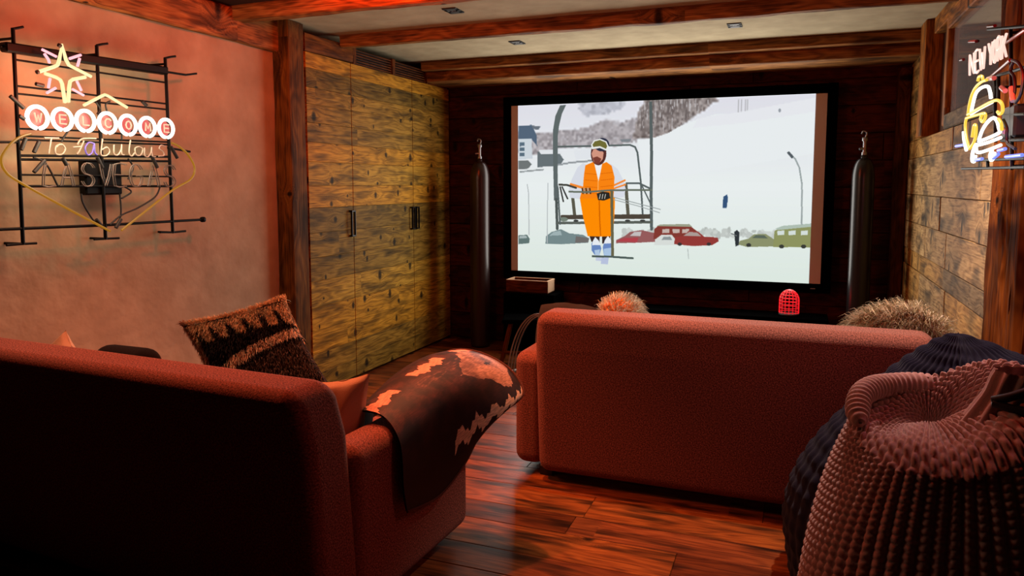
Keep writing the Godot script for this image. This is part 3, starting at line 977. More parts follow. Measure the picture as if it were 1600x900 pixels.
func build_welcome_sign() -> void:
	SP = Vector3(-3.06, 1.2, -2.6)
	var o := thing("neon_sign", "welcome neon sign with a yellow star and white ringed letters on a black rack", "sign", SP)
	var xf := -3.06     # rack
	var xt := -3.0      # tubes
	# rack
	var a := onx(4, 73, xf) - SP
	var b := onx(259, 111, xf) - SP
	var len := a.distance_to(b)
	var bas := Basis(Vector3(0, 0, -1), 0).rotated(Vector3.UP, PI / 2)
	obj("raceway", bx(Vector3(0.045, 0.04, len), 0.006, 2), M.iron, o, Transform3D(Basis.looking_at(b - a), (a + b) / 2))
	rods(o, "upright", xf, 0.0085, [[20, 44, 36, 382], [151, 71, 154, 150, 165, 374], [258, 90, 270, 364]])
	rods(o, "hook", xf, 0.006, [[20, 45, 27, 44, 36, 42], [151, 71, 160, 69, 168, 68], [258, 91, 266, 89, 274, 88]])
	for k in [[10, 383, 36, 381, 57, 380], [147, 374, 165, 373, 186, 372], [250, 363, 270, 363, 290, 361]]:
		obj("foot", tube(on_sign(k, xf), 0.006, 6), M.iron, o)
	for k in [[33, 381], [165, 373], [270, 363], [20, 60], [151, 85], [258, 100]]:
		var p := onx(k[0], k[1], xf) - SP
		obj("standoff", tube([p, Vector3(XW - SP.x, p.y, p.z)], 0.006, 6), M.iron, o)
	rods(o, "rail", xf, 0.0075, [[-12, 359, 160, 352, 318, 343]])
	obj("knob", rounded(Vector3(0.03, 0.03, 0.03), 0.012, onx(317, 343, xf) - SP), M.iron, o)
	rods(o, "arm_rod", xf, 0.006, [[258, 112, 290, 117, 307, 115], [262, 231, 280, 234, 297, 237], [-14, 222, 30, 222], [0, 72, 18, 74]])
	rods(o, "cross_rod", xf, 0.0048, [[22, 93, 258, 129], [24, 134, 258, 162], [24, 146, 259, 171], [26, 201, 120, 204, 262, 214], [27, 212, 262, 222], [28, 218, 262, 226], [31, 273, 265, 276]])
	rods(o, "cross_rod", xf, 0.0065, [[29, 243, 263, 245], [30, 249, 263, 252], [33, 291, 267, 291]])
	# transformer box and cables
	var c0 := onx(126, 250, xf - 0.03) - SP
	var c1 := onx(187, 304, xf - 0.03) - SP
	obj("transformer", bx(Vector3(0.05, absf(c0.y - c1.y), absf(c0.z - c1.z)), 0.008), M.iron, o, Transform3D(Basis(), (c0 + c1) / 2))
	for k in [[127, 303, 130, 318, 145, 343, 158, 355, 168, 358], [187, 303, 189, 325, 188, 340, 182, 352], [250, 292, 242, 308, 215, 325, 190, 336, 172, 351], [195, 292, 205, 300, 190, 310], [200, 248, 208, 262, 200, 280], [52, 246, 72, 256, 90, 290], [150, 160, 156, 170, 152, 178], [168, 176, 165, 163, 172, 158], [108, 203, 100, 214, 96, 222], [190, 218, 195, 205, 230, 206]]:
		obj("cable", tube(on_sign(k, xf + 0.02, 5), 0.0042, 6), M.black, o)
	for k in [[16, 150, 37, 169], [56, 131, 68, 134], [33, 234, 40, 216], [53, 238, 61, 221], [53, 269, 70, 250], [267, 229, 277, 247], [150, 343, 158, 352], [181, 356, 189, 342], [30, 181, 38, 186], [222, 158, 229, 165], [95, 72, 91, 70], [60, 112, 57, 113], [152, 246, 160, 262], [98, 247, 104, 258], [238, 246, 246, 262]]:
		obj("electrode", tube(on_sign(k, xt), 0.0085, 8), M.black, o)
	# star
	neon("star_tube", o, M.g_star, xt, 0.0078, [[61.4, 112, 84, 104.5, 89.8, 101.8, 92, 96, 97, 70.7, 103, 93, 107.6, 101.8, 142.3, 119.6]])
	neon("star_tube", o, M.g_star, xt, 0.0078, [[70.3, 114.8, 88, 121, 94.3, 125, 97, 131, 101.7, 160.5]])
	neon("star_tube", o, M.g_star, xt, 0.0078, [[106.7, 159.6, 108, 136, 109.6, 127, 114, 124, 133.4, 120.5]])
	for k in [[65.8, 77.4, 88, 88.5], [69.4, 84, 75.5, 92.8, 77.4, 98.5], [108.5, 91.7, 126.3, 85.8], [124.5, 91.1, 121, 103.6], [78.3, 122.3, 75.6, 137.4], [72.9, 145.4, 87.2, 137.4], [120, 126.7, 127.2, 141.8], [113, 139.2, 130.7, 149]]:
		neon("spark_tube", o, M.g_pink, xt - 0.012, 0.006, [k])
	neon("chevron_tube", o, M.g_star, xt, 0.0072, [[131, 164.5, 159, 150, 164, 148, 169, 150, 198.6, 168]])
	# seven ringed letters
	var word := "WELCOME"
	var cs := [[58.5, 183.6], [97.5, 186.6], [133.5, 189], [168, 192.3], [200, 195.6], [230.4, 198.6], [259.5, 200.8]]
	for k in 7:
		var p := onx(cs[k][0], cs[k][1], xt) - SP
		var ring := []
		for i in 33:
			var t := -PI / 2 + 0.16 + (TAU - 0.32) * i / 32
			ring.append(p + Vector3(0, sin(t), -cos(t)) * 0.0455)
		obj("ring_tube", tube(ring, 0.0088, 10), M.g_white, o)
		var dst := begin()
		for i in 28:
			var t0 := TAU * i / 28
			var t1 := TAU * (i + 1) / 28
			var q0 := p + Vector3(-0.016, sin(t0) * 0.038, -cos(t0) * 0.038)
			var q1 := p + Vector3(-0.016, sin(t1) * 0.038, -cos(t1) * 0.038)
			var cc := p + Vector3(-0.016, 0, 0)
			quad(dst, cc, q0, q1, cc)
			quad(dst, q0 - Vector3(0.004, 0, 0), q1 - Vector3(0.004, 0, 0), q1, q0)
		obj("letter_disc", dst.commit(), M.g_disc, o)
		var st := begin()
		for s in glyph(word[k]):
			var q := []
			for i in range(0, s.size(), 2): q.append(p + Vector3(0.004, (s[i + 1] - 0.5) * 0.038, -(s[i] - 0.5) * 0.031))
			tube_into(st, q, 0.0036, 8)
		var l := obj("letter_tube", st.commit(), M.g_letter, o)
		l.set_meta("label", "cream letter %s" % word[k])
	# unlit script line
	var sx := [[[69, 215.5, 92, 216], [80, 216.5, 76, 240]], [[98, 226, 88, 228, 87, 240, 97, 241, 102, 232, 95, 225, 88, 230]], [[150, 216.5, 128, 217, 121, 226], [114, 230, 128, 229], [131, 220, 124, 236, 120, 241]]]
	var gl := ["T", "o", "F"]
	for k in 3:
		var l := neon("script_tube", o, M.glass_tube, xt, 0.0036, sx[k], 4)
		l.set_meta("label", "unlit white glass letter %s" % gl[k])
	var sc := [[146, 224, 138, 223, 133, 232, 137, 242, 144, 238, 147, 224, 148, 238, 152, 242], [160, 217, 158.5, 230, 158, 242, 166, 243, 171, 237, 167, 230, 159, 234], [178, 226, 178, 240, 184, 242, 189, 234, 190, 226, 190, 240, 194, 242], [204, 219, 202, 231, 202, 240, 206, 244, 210, 239], [217, 229, 211, 232, 213, 242, 220, 242, 223, 233, 217, 229], [226, 231, 226, 242, 231, 245, 236, 238, 237, 230, 238, 243, 243, 245], [258, 229, 252, 227, 249, 232, 255, 237, 256, 243, 248, 244]]
	var sg := ["a", "b", "u", "l", "o", "u", "s"]
	for k in 7:
		var l := neon("script_tube", o, M.blue_tube if k == 0 else M.glass_tube, xt, 0.0036, [sc[k]], 5)
		l.set_meta("label", "unlit %s glass letter %s" % ["bluish" if k == 0 else "white", sg[k]])
	# unlit place name, double outline tubes
	var name_ := "LASVEGAS"
	var bl := [[66, 290], [95, 290], [127, 290], [155, 290], [178, 290], [203, 290], [231, 290], [256, 290]]
	for k in 8:
		var strokes := letter(name_[k], Vector2(bl[k][0], bl[k][1] + k * 0.1), Vector2(19 - k * 0.5, 0.5), Vector2(4 if k == 0 else 0, -36 + k * 0.6))
		var st := begin()
		for s in strokes:
			tube_into(st, on_sign(s, xt + 0.002, 2), 0.0030, 6)
			var s2 = s.duplicate()
			for i in range(0, s2.size(), 2): s2[i] = s2[i] + 3.2
			tube_into(st, on_sign(s2, xt - 0.012, 2), 0.0024, 6)
		var l := obj("name_tube", st.commit(), M.grey_tube, o)
		l.set_meta("label", "unlit grey outline letter %s" % name_[k])
	# amber outline
	neon("outline_tube", o, M.g_amber, xt + 0.01, 0.0056, [[48, 209, 34, 213, 20, 222, 8, 236, 2, 250, 8, 267, 28, 283, 100, 323, 172, 361]], 6)
	neon("outline_tube", o, M.g_amber, xt + 0.01, 0.0056, [[268, 223, 280, 229, 294, 242, 304, 262, 298, 280, 270, 297, 230, 328, 190, 360]], 6)
	omni(o, "star_light", onx(100, 115, -2.86) - SP, Color(1.0, 0.30, 0.12), 0.22, 0.12)
	omni(o, "welcome_light", onx(110, 190, -2.85) - SP, Color(1.0, 0.92, 0.76), 0.21, 0.12)
	omni(o, "welcome_light", onx(215, 198, -2.85) - SP, Color(1.0, 0.92, 0.76), 0.21, 0.12)

func build_taxi_sign() -> void:
	SP = Vector3(0.6, 1.5, -2.9)
	var xt := 0.60
	var xf := 0.645
	var o := thing("neon_sign", "red lettered neon sign with a yellow taxi hanging from the grooved post", "sign", SP)
	var T := func(pts: Array) -> Array:
		var q := []
		for i in range(0, pts.size(), 2):
			q.append(1480.0 + pts[i] / 3.75)
			q.append(30.0 + pts[i + 1] / 3.75)
		return q
	# red words
	var word := "NEWYORK"
	var xs := [132, 164, 190, 242, 268, 294, 320]
	var ws := [24, 20, 30, 24, 20, 20, 26]
	for k in 7:
		var x: float = xs[k]
		var t := (x - 130.0) / 225.0
		var yb := lerpf(330.0, 214.0, t)
		var h := lerpf(118.0, 136.0, t)
		var strokes := letter(word[k], Vector2(x, yb), Vector2(ws[k], -ws[k] * 0.55), Vector2(1.5, -h))
		var st := begin()
		for s in strokes: tube_into(st, on_sign(T.call(s), xt, 2), 0.0042, 8)
		var l := obj("letter_tube", st.commit(), M.g_ny, o)
		l.set_meta("label", "glowing red letter %s" % word[k])
	# taxi
	for k in [[180, 362, 186, 338, 204, 334, 208, 352], [232, 356, 200, 368, 168, 398, 146, 440, 130, 500, 122, 556], [120, 560, 190, 520, 262, 482, 300, 476, 322, 500, 324, 540, 308, 556, 296, 542], [112, 580, 160, 566, 218, 552, 222, 580, 208, 602, 196, 584, 204, 560], [112, 582, 106, 620, 112, 690, 130, 760], [130, 758, 152, 730, 166, 690, 170, 630, 158, 622, 146, 690], [300, 585, 316, 610, 320, 650]]:
		neon("taxi_tube", o, M.g_yellow, xt, 0.0052, [T.call(k)], 4)
	for k in [[140, 552, 150, 500, 166, 440, 186, 412, 214, 396, 240, 396, 252, 430, 256, 462], [140, 556, 180, 530, 220, 508, 262, 486], [186, 706, 206, 650, 236, 604, 270, 578, 292, 596, 304, 640, 306, 664, 250, 692, 186, 716], [170, 728, 176, 780, 240, 766, 312, 738], [172, 740, 240, 722, 312, 694]]:
		neon("window_tube", o, M.g_white, xt + 0.004, 0.0058, [T.call(k)], 4)
	for k in [[164, 740, 150, 780, 146, 826, 158, 834, 166, 800], [262, 770, 252, 800, 258, 826, 272, 810, 276, 780], [96, 660, 98, 700, 106, 740, 112, 768]]:
		neon("wheel_tube", o, M.g_white, xt, 0.006, [T.call(k)], 4)
	for k in [[52, 744, 100, 736], [160, 826, 205, 818], [270, 815, 300, 790], [300, 770, 340, 760], [345, 806, 440, 796]]:
		neon("ground_tube", o, M.g_blue, xt, 0.0055, [T.call(k)])
	# rack behind
	for k in [[88, 876, 460, 868], [160, 828, 460, 816], [372, 60, 380, 880], [280, 340, 282, 720], [240, 60, 470, 40], [140, 130, 180, 128], [240, 345, 400, 300, 460, 280], [330, 560, 460, 555], [320, 712, 470, 706], [236, 820, 238, 874], [300, 330, 300, 480]]:
		obj("rack_rod", tube(on_sign(T.call(k), xf), 0.006, 6), M.iron, o)
	for k in [[372, 80], [378, 860], [282, 400], [282, 700]]:
		var q: Array = T.call(k)
		var p := onx(q[0], q[1], xf) - SP
		obj("standoff", tube([p, p + Vector3(0.09, 0, 0)], 0.005, 6), M.iron, o)
	var a: Array = T.call([392, 520, 460, 690])
	var c0 := onx(a[0], a[1], 0.675) - SP
	var c1 := onx(a[2], a[3], 0.675) - SP
	obj("transformer", bx(Vector3(0.07, absf(c0.y - c1.y), absf(c0.z - c1.z)), 0.008), M.black, o, Transform3D(Basis(), (c0 + c1) / 2))
	for k in [[380, 240, 420, 260, 446, 330, 430, 440, 400, 490], [388, 250, 370, 300, 392, 340, 396, 420, 380, 470], [330, 590, 350, 640, 350, 720, 400, 760]]:
		obj("cable", tube(on_sign(T.call(k), xf - 0.03, 5), 0.005, 6), M.black, o)
	for k in [[318, 400, 340, 420], [376, 400, 386, 480], [240, 350, 275, 345], [318, 640, 338, 660]]:
		obj("electrode", tube(on_sign(T.call(k), xt + 0.01), 0.008, 8), M.glass_tube, o)
	for k in [[256, 340, 370, 240], [330, 150, 460, 60], [78, 240, 96, 236], [130, 132, 170, 130], [240, 42, 280, 38]]:
		neon("dim_red_tube", o, M.red_tube, xt + 0.02, 0.006, [T.call(k)])
	omni(o, "word_light", onx(1540, 92, 0.5) - SP, Color(1.0, 0.10, 0.08), 0.27, 0.08)
	omni(o, "taxi_light", onx(1540, 190, 0.5) - SP, Color(1.0, 0.86, 0.66), 0.07, 0.08)
	omni(o, "ground_light", onx(1545, 245, 0.54) - SP, Color(0.4, 0.5, 1.0), 0.035, 0.04)

func build_ceiling_lamp() -> void:
	# a red neon hoop hung under the ceiling nearer the viewer, above the picture
	var o := thing("ring_lamp", "red orange neon ring lamp hung from the ceiling above the left sofa", "lamp", LAMP)
	var ring := []
	for k in 41: ring.append(Vector3(cos(TAU * k / 40) * 0.1, 0, sin(TAU * k / 40) * 0.1))
	obj("ring_tube", tube(ring, 0.009, 8), M.g_lamp, o)
	obj("hanger", tube([Vector3(-0.1, 0, 0), Vector3(0, 0.05, 0), Vector3(0.1, 0, 0)], 0.004, 6), M.iron, o)
	obj("rod", tube([Vector3(0, 0.05, 0), Vector3(0, YC - LAMP.y, 0)], 0.006, 6), M.iron, o)
	obj("canopy", lathe([Vector2(0.0, -0.02), Vector2(0.045, -0.02), Vector2(0.05, 0.0), Vector2(0.0, 0.0)], 20), M.iron, o, Transform3D(Basis(), Vector3(0, YC - LAMP.y, 0)))
	omni(o, "ring_light", Vector3(0, -0.03, 0), LAMP_C, LAMP_E, 0.1)

func build_downlights() -> void:
	var spots := [[-1.965, -4.104, "square black ceiling spotlight nearest the viewer, left of the middle beam"], [-1.961, -5.179, "square black ceiling spotlight at left between the middle and far beams"], [-0.42, -5.141, "square black ceiling spotlight at right between the middle and far beams"]]
	spots.append([-1.5, -3.22, "square black ceiling spotlight, lit, above the gap beside the left sofa"])
	spots.append([0.28, -3.33, "square black ceiling spotlight, lit, above the right sofa's back"])
	spots.append([-2.0, -2.45, "square black ceiling spotlight, lit, right above the left sofa"])
	for s in spots:
		var o := thing("downlight", s[2], "spotlight", Vector3(s[0], YC, s[1]), 0.0, "recessed ceiling spotlights")
		var st := begin()
		for k in 4:
			var a := k * PI / 2
			box_into(st, Vector3(cos(a) * 0.036, -0.003, sin(a) * 0.036), Vector3(0.018 if k % 2 == 0 else 0.09, 0.008, 0.09 if k % 2 == 0 else 0.054), 0.001)
		obj("trim", st.commit(), M.black, o)
		var lit: bool = s[1] > -3.5
		if lit:
			var l := SpotLight3D.new()
			l.name = "spot_light"
			o.add_child(l)
			l.position = Vector3(0, -0.02, 0)
			l.rotation.x = -PI / 2
			l.spot_angle = 44.0 if s[0] < -1.0 else 42.0
			l.spot_angle_attenuation = 0.6
			l.spot_range = 8.0
			l.light_color = Color(1.0, 0.46, 0.28) if s[0] < -1.9 else Color(1.0, 0.58, 0.40) if s[0] < -1.0 else Color(1.0, 0.88, 0.82)
			l.light_energy = SPOT_E * (0.85 if s[0] < -1.9 else 1.5 if s[0] < -1.0 else 1.35)
			l.light_size = 0.03
			l.shadow_enabled = true
		obj("lens", lathe([Vector2(0.0, -0.004), Vector2(0.012, -0.005), Vector2(0.022, -0.002), Vector2(0.026, 0.004)], 20), M.g_letter if lit else M.steel, o)
		obj("plate", bx(Vector3(0.058, 0.002, 0.058), 0, 0, Vector3(0, -0.0005, 0)), M.black, o)

# ---------------------------------------------------------------- furniture
func sofa(label: String, at: Vector3, turn: float, W: float, arms_inside := false) -> Node3D:
	# origin at the middle of the rear foot line; the seat looks towards -z
	var o := thing("sofa", label, "sofa", at, turn)
	var Hb := 0.85
	var sw := W - (0.32 if arms_inside else 0.0)
	var lean := func(p: Vector3) -> Vector3: 
		var k := clampf((p.y - 0.24) / 0.16, 0.0, 1.0)
		return p + Vector3(-signf(p.x) * (0.055 if arms_inside else 0.02) * k * k * smoothstep(W / 2 - 0.3, W / 2, absf(p.x)), 0, 0.035 * clampf(p.y / 0.39, -1, 1))
	obj("back", rounded(Vector3(W, Hb - 0.045, 0.215), 0.055, Vector3(0, (Hb + 0.045) / 2, -0.072), lean), M.sofa, o)
	for s in [-1, 1]:
		obj("arm", rounded(Vector3(0.16, 0.575, 0.86 if not arms_inside else 0.79), 0.06, Vector3(s * (W / 2 + (0.072 if not arms_inside else -0.07)), 0.045 + 0.2875, -0.5 if not arms_inside else -0.545)), M.sofa, o)
	obj("base", rounded(Vector3(sw, 0.24, 0.66), 0.03, Vector3(0, 0.17, -0.59)), M.sofa, o)
	for s in [-1, 1]:
		obj("seat_cushion", rounded(Vector3(sw / 2 - 0.006, 0.17, 0.66), 0.05, Vector3(s * sw / 4, 0.37, -0.61)), M.sofa, o)
	for sx in [-1, 1]:
		for sz in [-0.12, -0.85]:
			obj("foot", bx(Vector3(0.07, 0.05, 0.07), 0.004, 1, Vector3(sx * (W / 2 - (0.13 if arms_inside else 0.02)), 0.025, sz)), M.foot, o)
	return o

func pillow_into(st: SurfaceTool, TL: Vector3, TR: Vector3, BR: Vector3, thick: float, pinch := 0.09, n := 28) -> void:
	var Wd := TR - TL
	var D := BR - TR
	var N := Wd.cross(D).normalized()
	for side in [1.0, -1.0]:
		var f := func(u: float, v: float) -> Vector3:
			var a: float = (u * 2 - 1) * side
			var b := v * 2 - 1
			var x := a * (1.0 - pinch * (1.0 - b * b) * absf(a))
			var y := b * (1.0 - pinch * (1.0 - a * a) * absf(b))
			var t := thick * 0.5 * pow(maxf(0.0, (1 - a * a) * (1 - b * b)), 0.42)
			t += sin(a * 7.0 + b * 3.0) * 0.004 * (1 - a * a)
			return TL + Wd * (x * 0.5 + 0.5) + D * (y * 0.5 + 0.5) - N * t * side
		surf_into(st, n, n, f)

func fur_material(c := Color.WHITE) -> StandardMaterial3D:
	var m := mat(c, 0.75)
	m.vertex_color_use_as_albedo = true
	m.backlight_enabled = true
	m.backlight = Color(0.8, 0.8, 0.8)
	m.metallic_specular = 0.3
	return m

func strand(st: SurfaceTool, p: Vector3, d: Vector3, L: float, w: float, c: Color, droop: Vector3, c_tip := Color(-1, 0, 0)) -> void:
	var s := d.cross(Vector3(rng.randf_range(-1, 1), rng.randf_range(-1, 1), rng.randf_range(-1, 1))).normalized() * w
	var m := p + d * L * 0.55
	var e := p + d * L * 0.9 + droop * L
	var ct := c if c_tip.r < 0 else c_tip
	st.set_normal((d + droop).normalized())
	st.set_color(c)
	st.add_vertex(p - s)
	st.add_vertex(m + s * 0.7)
	st.add_vertex(p + s)
	st.add_vertex(p - s)
	st.add_vertex(m - s * 0.7)
	st.add_vertex(m + s * 0.7)
	st.add_vertex(m - s * 0.7)
	st.set_color(ct)
	st.add_vertex(e)
	st.set_color(c)
	st.add_vertex(m + s * 0.7)

func build_striped_cushion() -> void:
	rng.seed = 101
	var TL := onz(283, 507, -2.42)
	var TR := onz(446, 464, -2.60)
	var BR := onz(512, 580, -2.42)
	var D := (BR - TR) * 1.5
	BR = TR + D
	var base := (TL + BR) / 2
	var o := thing("fur_cushion", "large dark fur cushion with pale stripes leaning at the sofa's far side by the post", "cushion", Vector3(base.x, 0.46, base.z))
	var off := o.position
	var st := begin()
	pillow_into(st, TL - off, TR - off, BR - off, 0.17, 0.12)
	obj("cushion_body", st.commit(), M.dark_cloth, o)
	var Wd := TR - TL
	var N := Wd.cross(D).normalized()
	if N.z < 0 and N.y < 0: N = -N
	st = begin()
	var dn := D.normalized()
	for k in 26000:
		var u := rng.randf()
		var v := pow(rng.randf(), 1.25)
		var a := u * 2 - 1
		var b := v * 2 - 1
		var x := a * (1.0 - 0.12 * (1.0 - b * b) * absf(a))
		var y := b * (1.0 - 0.12 * (1.0 - a * a) * absf(b))
		var side := 1.0 if rng.randf() < 0.85 else -1.0
		var t := 0.085 * pow(maxf(0.0, (1 - a * a) * (1 - b * b)), 0.42)
		var p := TL - off + Wd * (x * 0.5 + 0.5) + D * (y * 0.5 + 0.5) + N * t * side
		# coat: tan edge with teeth, black field, one pale band, brown below
		var vv := v * 1.5
		var tooth := 0.17 + 0.22 * smoothstep(0.1, 0.55, absf(fposmod(u * 6.5 - vv * 0.9, 1.0) - 0.5) * 2.0)
		var c: Color
		if vv < tooth and u > 0.06: c = Color(0.88, 0.58, 0.31)
		elif absf(vv - 0.90 + 0.42 * u + 0.02 * sin(u * 5.0)) < 0.06: c = Color(0.95, 0.70, 0.48)
		elif vv > 1.0 - 0.40 * u: c = Color(0.08, 0.055, 0.04) if rng.randf() < 0.8 else Color(0.24, 0.17, 0.13)
		elif u < 0.09: c = Color(0.36, 0.16, 0.09)
		else: c = Color(0.012, 0.008, 0.007)
		c = c * rng.randf_range(0.7, 1.2)
		c.a = 1.0
		var d := (N * side * 0.45 + dn * 0.8 + Vector3(rng.randf_range(-1, 1), rng.randf_range(-1, 1), rng.randf_range(-1, 1)) * 0.28).normalized()
		if v < 0.04: d = (d - dn * 0.9).normalized()
		strand(st, p, d, rng.randf_range(0.022, 0.042), 0.0013, c, Vector3(0, -0.15, 0))
	var f := obj("fur", st.commit(), fur_material(), o)
	f.set_meta("kind", "stuff")

func build_fluffy(called: String, label: String, cat: String, c: Vector3, s: Vector3, n: int, L: float, cols: Array, core: Color, comb: Vector3, seed_: int) -> void:
	rng.seed = seed_
	var o := thing(called, label, cat, Vector3(c.x, c.y - s.y, c.z))
	var cc := Vector3(0, s.y, 0)
	var nz := FastNoiseLite.new()
	nz.seed = seed_
	nz.frequency = 3.5
	var shape := func(d: Vector3) -> Vector3: return cc + d * s * (1.0 + 0.22 * nz.get_noise_3dv(d * 0.8))
	var f := func(u: float, v: float) -> Vector3:
		var th := -u * TAU
		var ph := (v - 0.5) * PI
		return shape.call(Vector3(cos(ph) * cos(th), sin(ph), cos(ph) * sin(th)))
	var m := fabric(core, seed_, 0.2, 8.0)
	obj("cushion_body", surf(32, 20, f, true), m, o)
	var st := begin()
	for k in n:
		var d := Vector3(rng.randfn(), rng.randfn(), rng.randfn()).normalized()
		if d.y < -0.6: continue
		var p: Vector3 = shape.call(d)
		var i := int(clampf((nz.get_noise_3dv(d * 1.3 + Vector3(5, 0, 0)) + 0.5) * cols.size(), 0, cols.size() - 1))
		var col: Color = cols[i] * rng.randf_range(0.7, 1.2)
		col.a = 1.0
		var nn := (d / s).normalized()
		var dir := (nn * 0.75 + comb * 0.8 + Vector3(rng.randfn(), rng.randfn(), rng.randfn()) * 0.28).normalized()
		strand(st, p - nn * 0.004, dir, L * rng.randf_range(0.6, 1.3), 0.0015, col, Vector3(0, -0.35, 0))
	var fu = obj("fur", st.commit(), fur_material(), o)
	fu.set_meta("kind", "stuff")

func build_throw(sofa_at: Vector3) -> void:
	# patterned hide laid over the front half of the left sofa's arm
	var rows := [
		[Vector3(-1.455, 0.47, -2.16), Vector3(-1.45, 0.60, -2.16), Vector3(-1.42, 0.655, -2.16), Vector3(-1.31, 0.655, -2.15), Vector3(-1.225, 0.58, -2.12), Vector3(-1.212, 0.42, -2.12), Vector3(-1.212, 0.33, -2.14)],
		[Vector3(-1.48, 0.48, -2.33), Vector3(-1.47, 0.64, -2.33), Vector3(-1.42, 0.69, -2.34), Vector3(-1.31, 0.695, -2.35), Vector3(-1.21, 0.63, -2.36), Vector3(-1.195, 0.44, -2.36), Vector3(-1.2, 0.30, -2.36)],
		[Vector3(-1.60, 0.49, -2.50), Vector3(-1.50, 0.67, -2.52), Vector3(-1.41, 0.725, -2.54), Vector3(-1.29, 0.725, -2.55), Vector3(-1.175, 0.665, -2.55), Vector3(-1.125, 0.52, -2.54), Vector3(-1.16, 0.38, -2.50)],
		[Vector3(-1.60, 0.50, -2.68), Vector3(-1.50, 0.68, -2.70), Vector3(-1.40, 0.74, -2.72), Vector3(-1.27, 0.74, -2.74), Vector3(-1.13, 0.68, -2.74), Vector3(-1.04, 0.575, -2.70), Vector3(-1.12, 0.50, -2.60)],
		[Vector3(-1.58, 0.50, -2.80), Vector3(-1.49, 0.66, -2.83), Vector3(-1.39, 0.725, -2.86), Vector3(-1.26, 0.725, -2.87), Vector3(-1.11, 0.675, -2.84), Vector3(-1.02, 0.60, -2.77), Vector3(-1.06, 0.55, -2.70)]]
	var o := thing("hide_throw", "dark brown hide throw with jagged pale patches over the left sofa's arm", "throw", Vector3(-1.36, 0.6, -2.45))
	var at := func(u: float, v: float) -> Vector3:
		var a := []
		for r in rows:
			var k := u * 6.0
			var i := mini(int(k), 5)
			var p0 = r[maxi(i - 1, 0)]
			var p1 = r[i]
			var p2 = r[i + 1]
			var p3 = r[mini(i + 2, 6)]
			var t := k - i
			a.append(0.5 * ((2.0 * p1) + (p2 - p0) * t + (2.0 * p0 - 5.0 * p1 + 4.0 * p2 - p3) * t * t + (3.0 * p1 - p0 - 3.0 * p2 + p3) * t * t * t))
		var q := v * 4.0
		var j := mini(int(q), 3)
		var b0 = a[maxi(j - 1, 0)]
		var b1 = a[j]
		var b2 = a[j + 1]
		var b3 = a[mini(j + 2, 4)]
		var w := q - j
		return 0.5 * ((2.0 * b1) + (b2 - b0) * w + (2.0 * b0 - 5.0 * b1 + 4.0 * b2 - b3) * w * w + (3.0 * b1 - b0 - 3.0 * b2 + b3) * w * w * w) - o.position
	var st := begin()
	surf_into(st, 60, 44, at)
	var under := func(u: float, v: float) -> Vector3:
		var e := 0.01
		var p: Vector3 = at.call(u, v)
		var du: Vector3 = at.call(minf(u + e, 1), v) - at.call(maxf(u - e, 0), v)
		var dv: Vector3 = at.call(u, minf(v + e, 1)) - at.call(u, maxf(v - e, 0))
		return p - du.cross(dv).normalized() * 0.007
	surf_into(st, 60, 44, func(u: float, v: float) -> Vector3: return under.call(1.0 - u, v))
	obj("hide", st.commit(), hide_material(), o)
	var e1 := []
	for k in 41: e1.append(at.call(0.1 + 0.9 * k / 40.0, 1.0))
	for k in 30: e1.append(at.call(1.0, 1.0 - (k + 1) / 30.0))
	obj("piping", tube(e1, 0.005, 6), fabric(Color(0.34, 0.2, 0.15), 71, 0.2, 10), o)

func hide_material() -> StandardMaterial3D:
	rng.seed = 55
	var S := 512
	var im := Image.create(S, S, false, Image.FORMAT_RGB8)
	var nz := FastNoiseLite.new()
	nz.seed = 4
	nz.frequency = 0.012
	var n2 := FastNoiseLite.new()
	n2.seed = 5
	n2.frequency = 0.09
	for y in S:
		for x in S:
			var u := float(x) / S
			var v := float(y) / S
			# stepped saw-tooth bands running along the arm
			var saw := absf(fposmod(v * 9.0, 1.0) - 0.5) * 0.07 + absf(fposmod(v * 31.0, 1.0) - 0.5) * 0.025
			var c := Color(0.115, 0.062, 0.048)
			c = c.lerp(Color(0.26, 0.14, 0.105), clampf(0.5 + nz.get_noise_2d(x * 1.5, y * 1.5) * 1.6, 0, 1) * clampf(1.6 - absf(u - 0.5) * 5.0, 0, 1))
			var brk := nz.get_noise_2d(y * 0.9, 30.0)
			if absf(u - 0.40 - saw) < 0.035 and fposmod(v * 2.4 + 0.1, 1.0) < 0.62: c = Color(0.86, 0.58, 0.46)
			var dx := u - 0.60
			var dy := v - 0.78
			var dia := absf(dx) * 1.5 + absf(dy) + saw * 0.9
			if dia < 0.27 and dia > 0.055: c = Color(0.66, 0.53, 0.44).lerp(Color(0.3, 0.2, 0.15), clampf(nz.get_noise_2d(x, y) * 1.2 + 0.2, 0, 1))
			if absf(u - 0.80 - saw * 1.3) < 0.028 and v > 0.35: c = Color(0.78, 0.68, 0.56)
			if absf(u - 0.52) < 0.03 and v > 0.3: c = c.lerp(Color(0.42, 0.28, 0.22), clampf(n2.get_noise_2d(x, y * 0.3) * 2.0, 0, 1))
			c = c * (1.0 + 0.35 * n2.get_noise_2d(x * 3.0, y * 0.4))
			im.set_pixel(x, y, c)
	var m := mat(Color.WHITE, 0.6)
	m.albedo_texture = ImageTexture.create_from_image(im)
	m.metallic_specular = 0.35
	return m

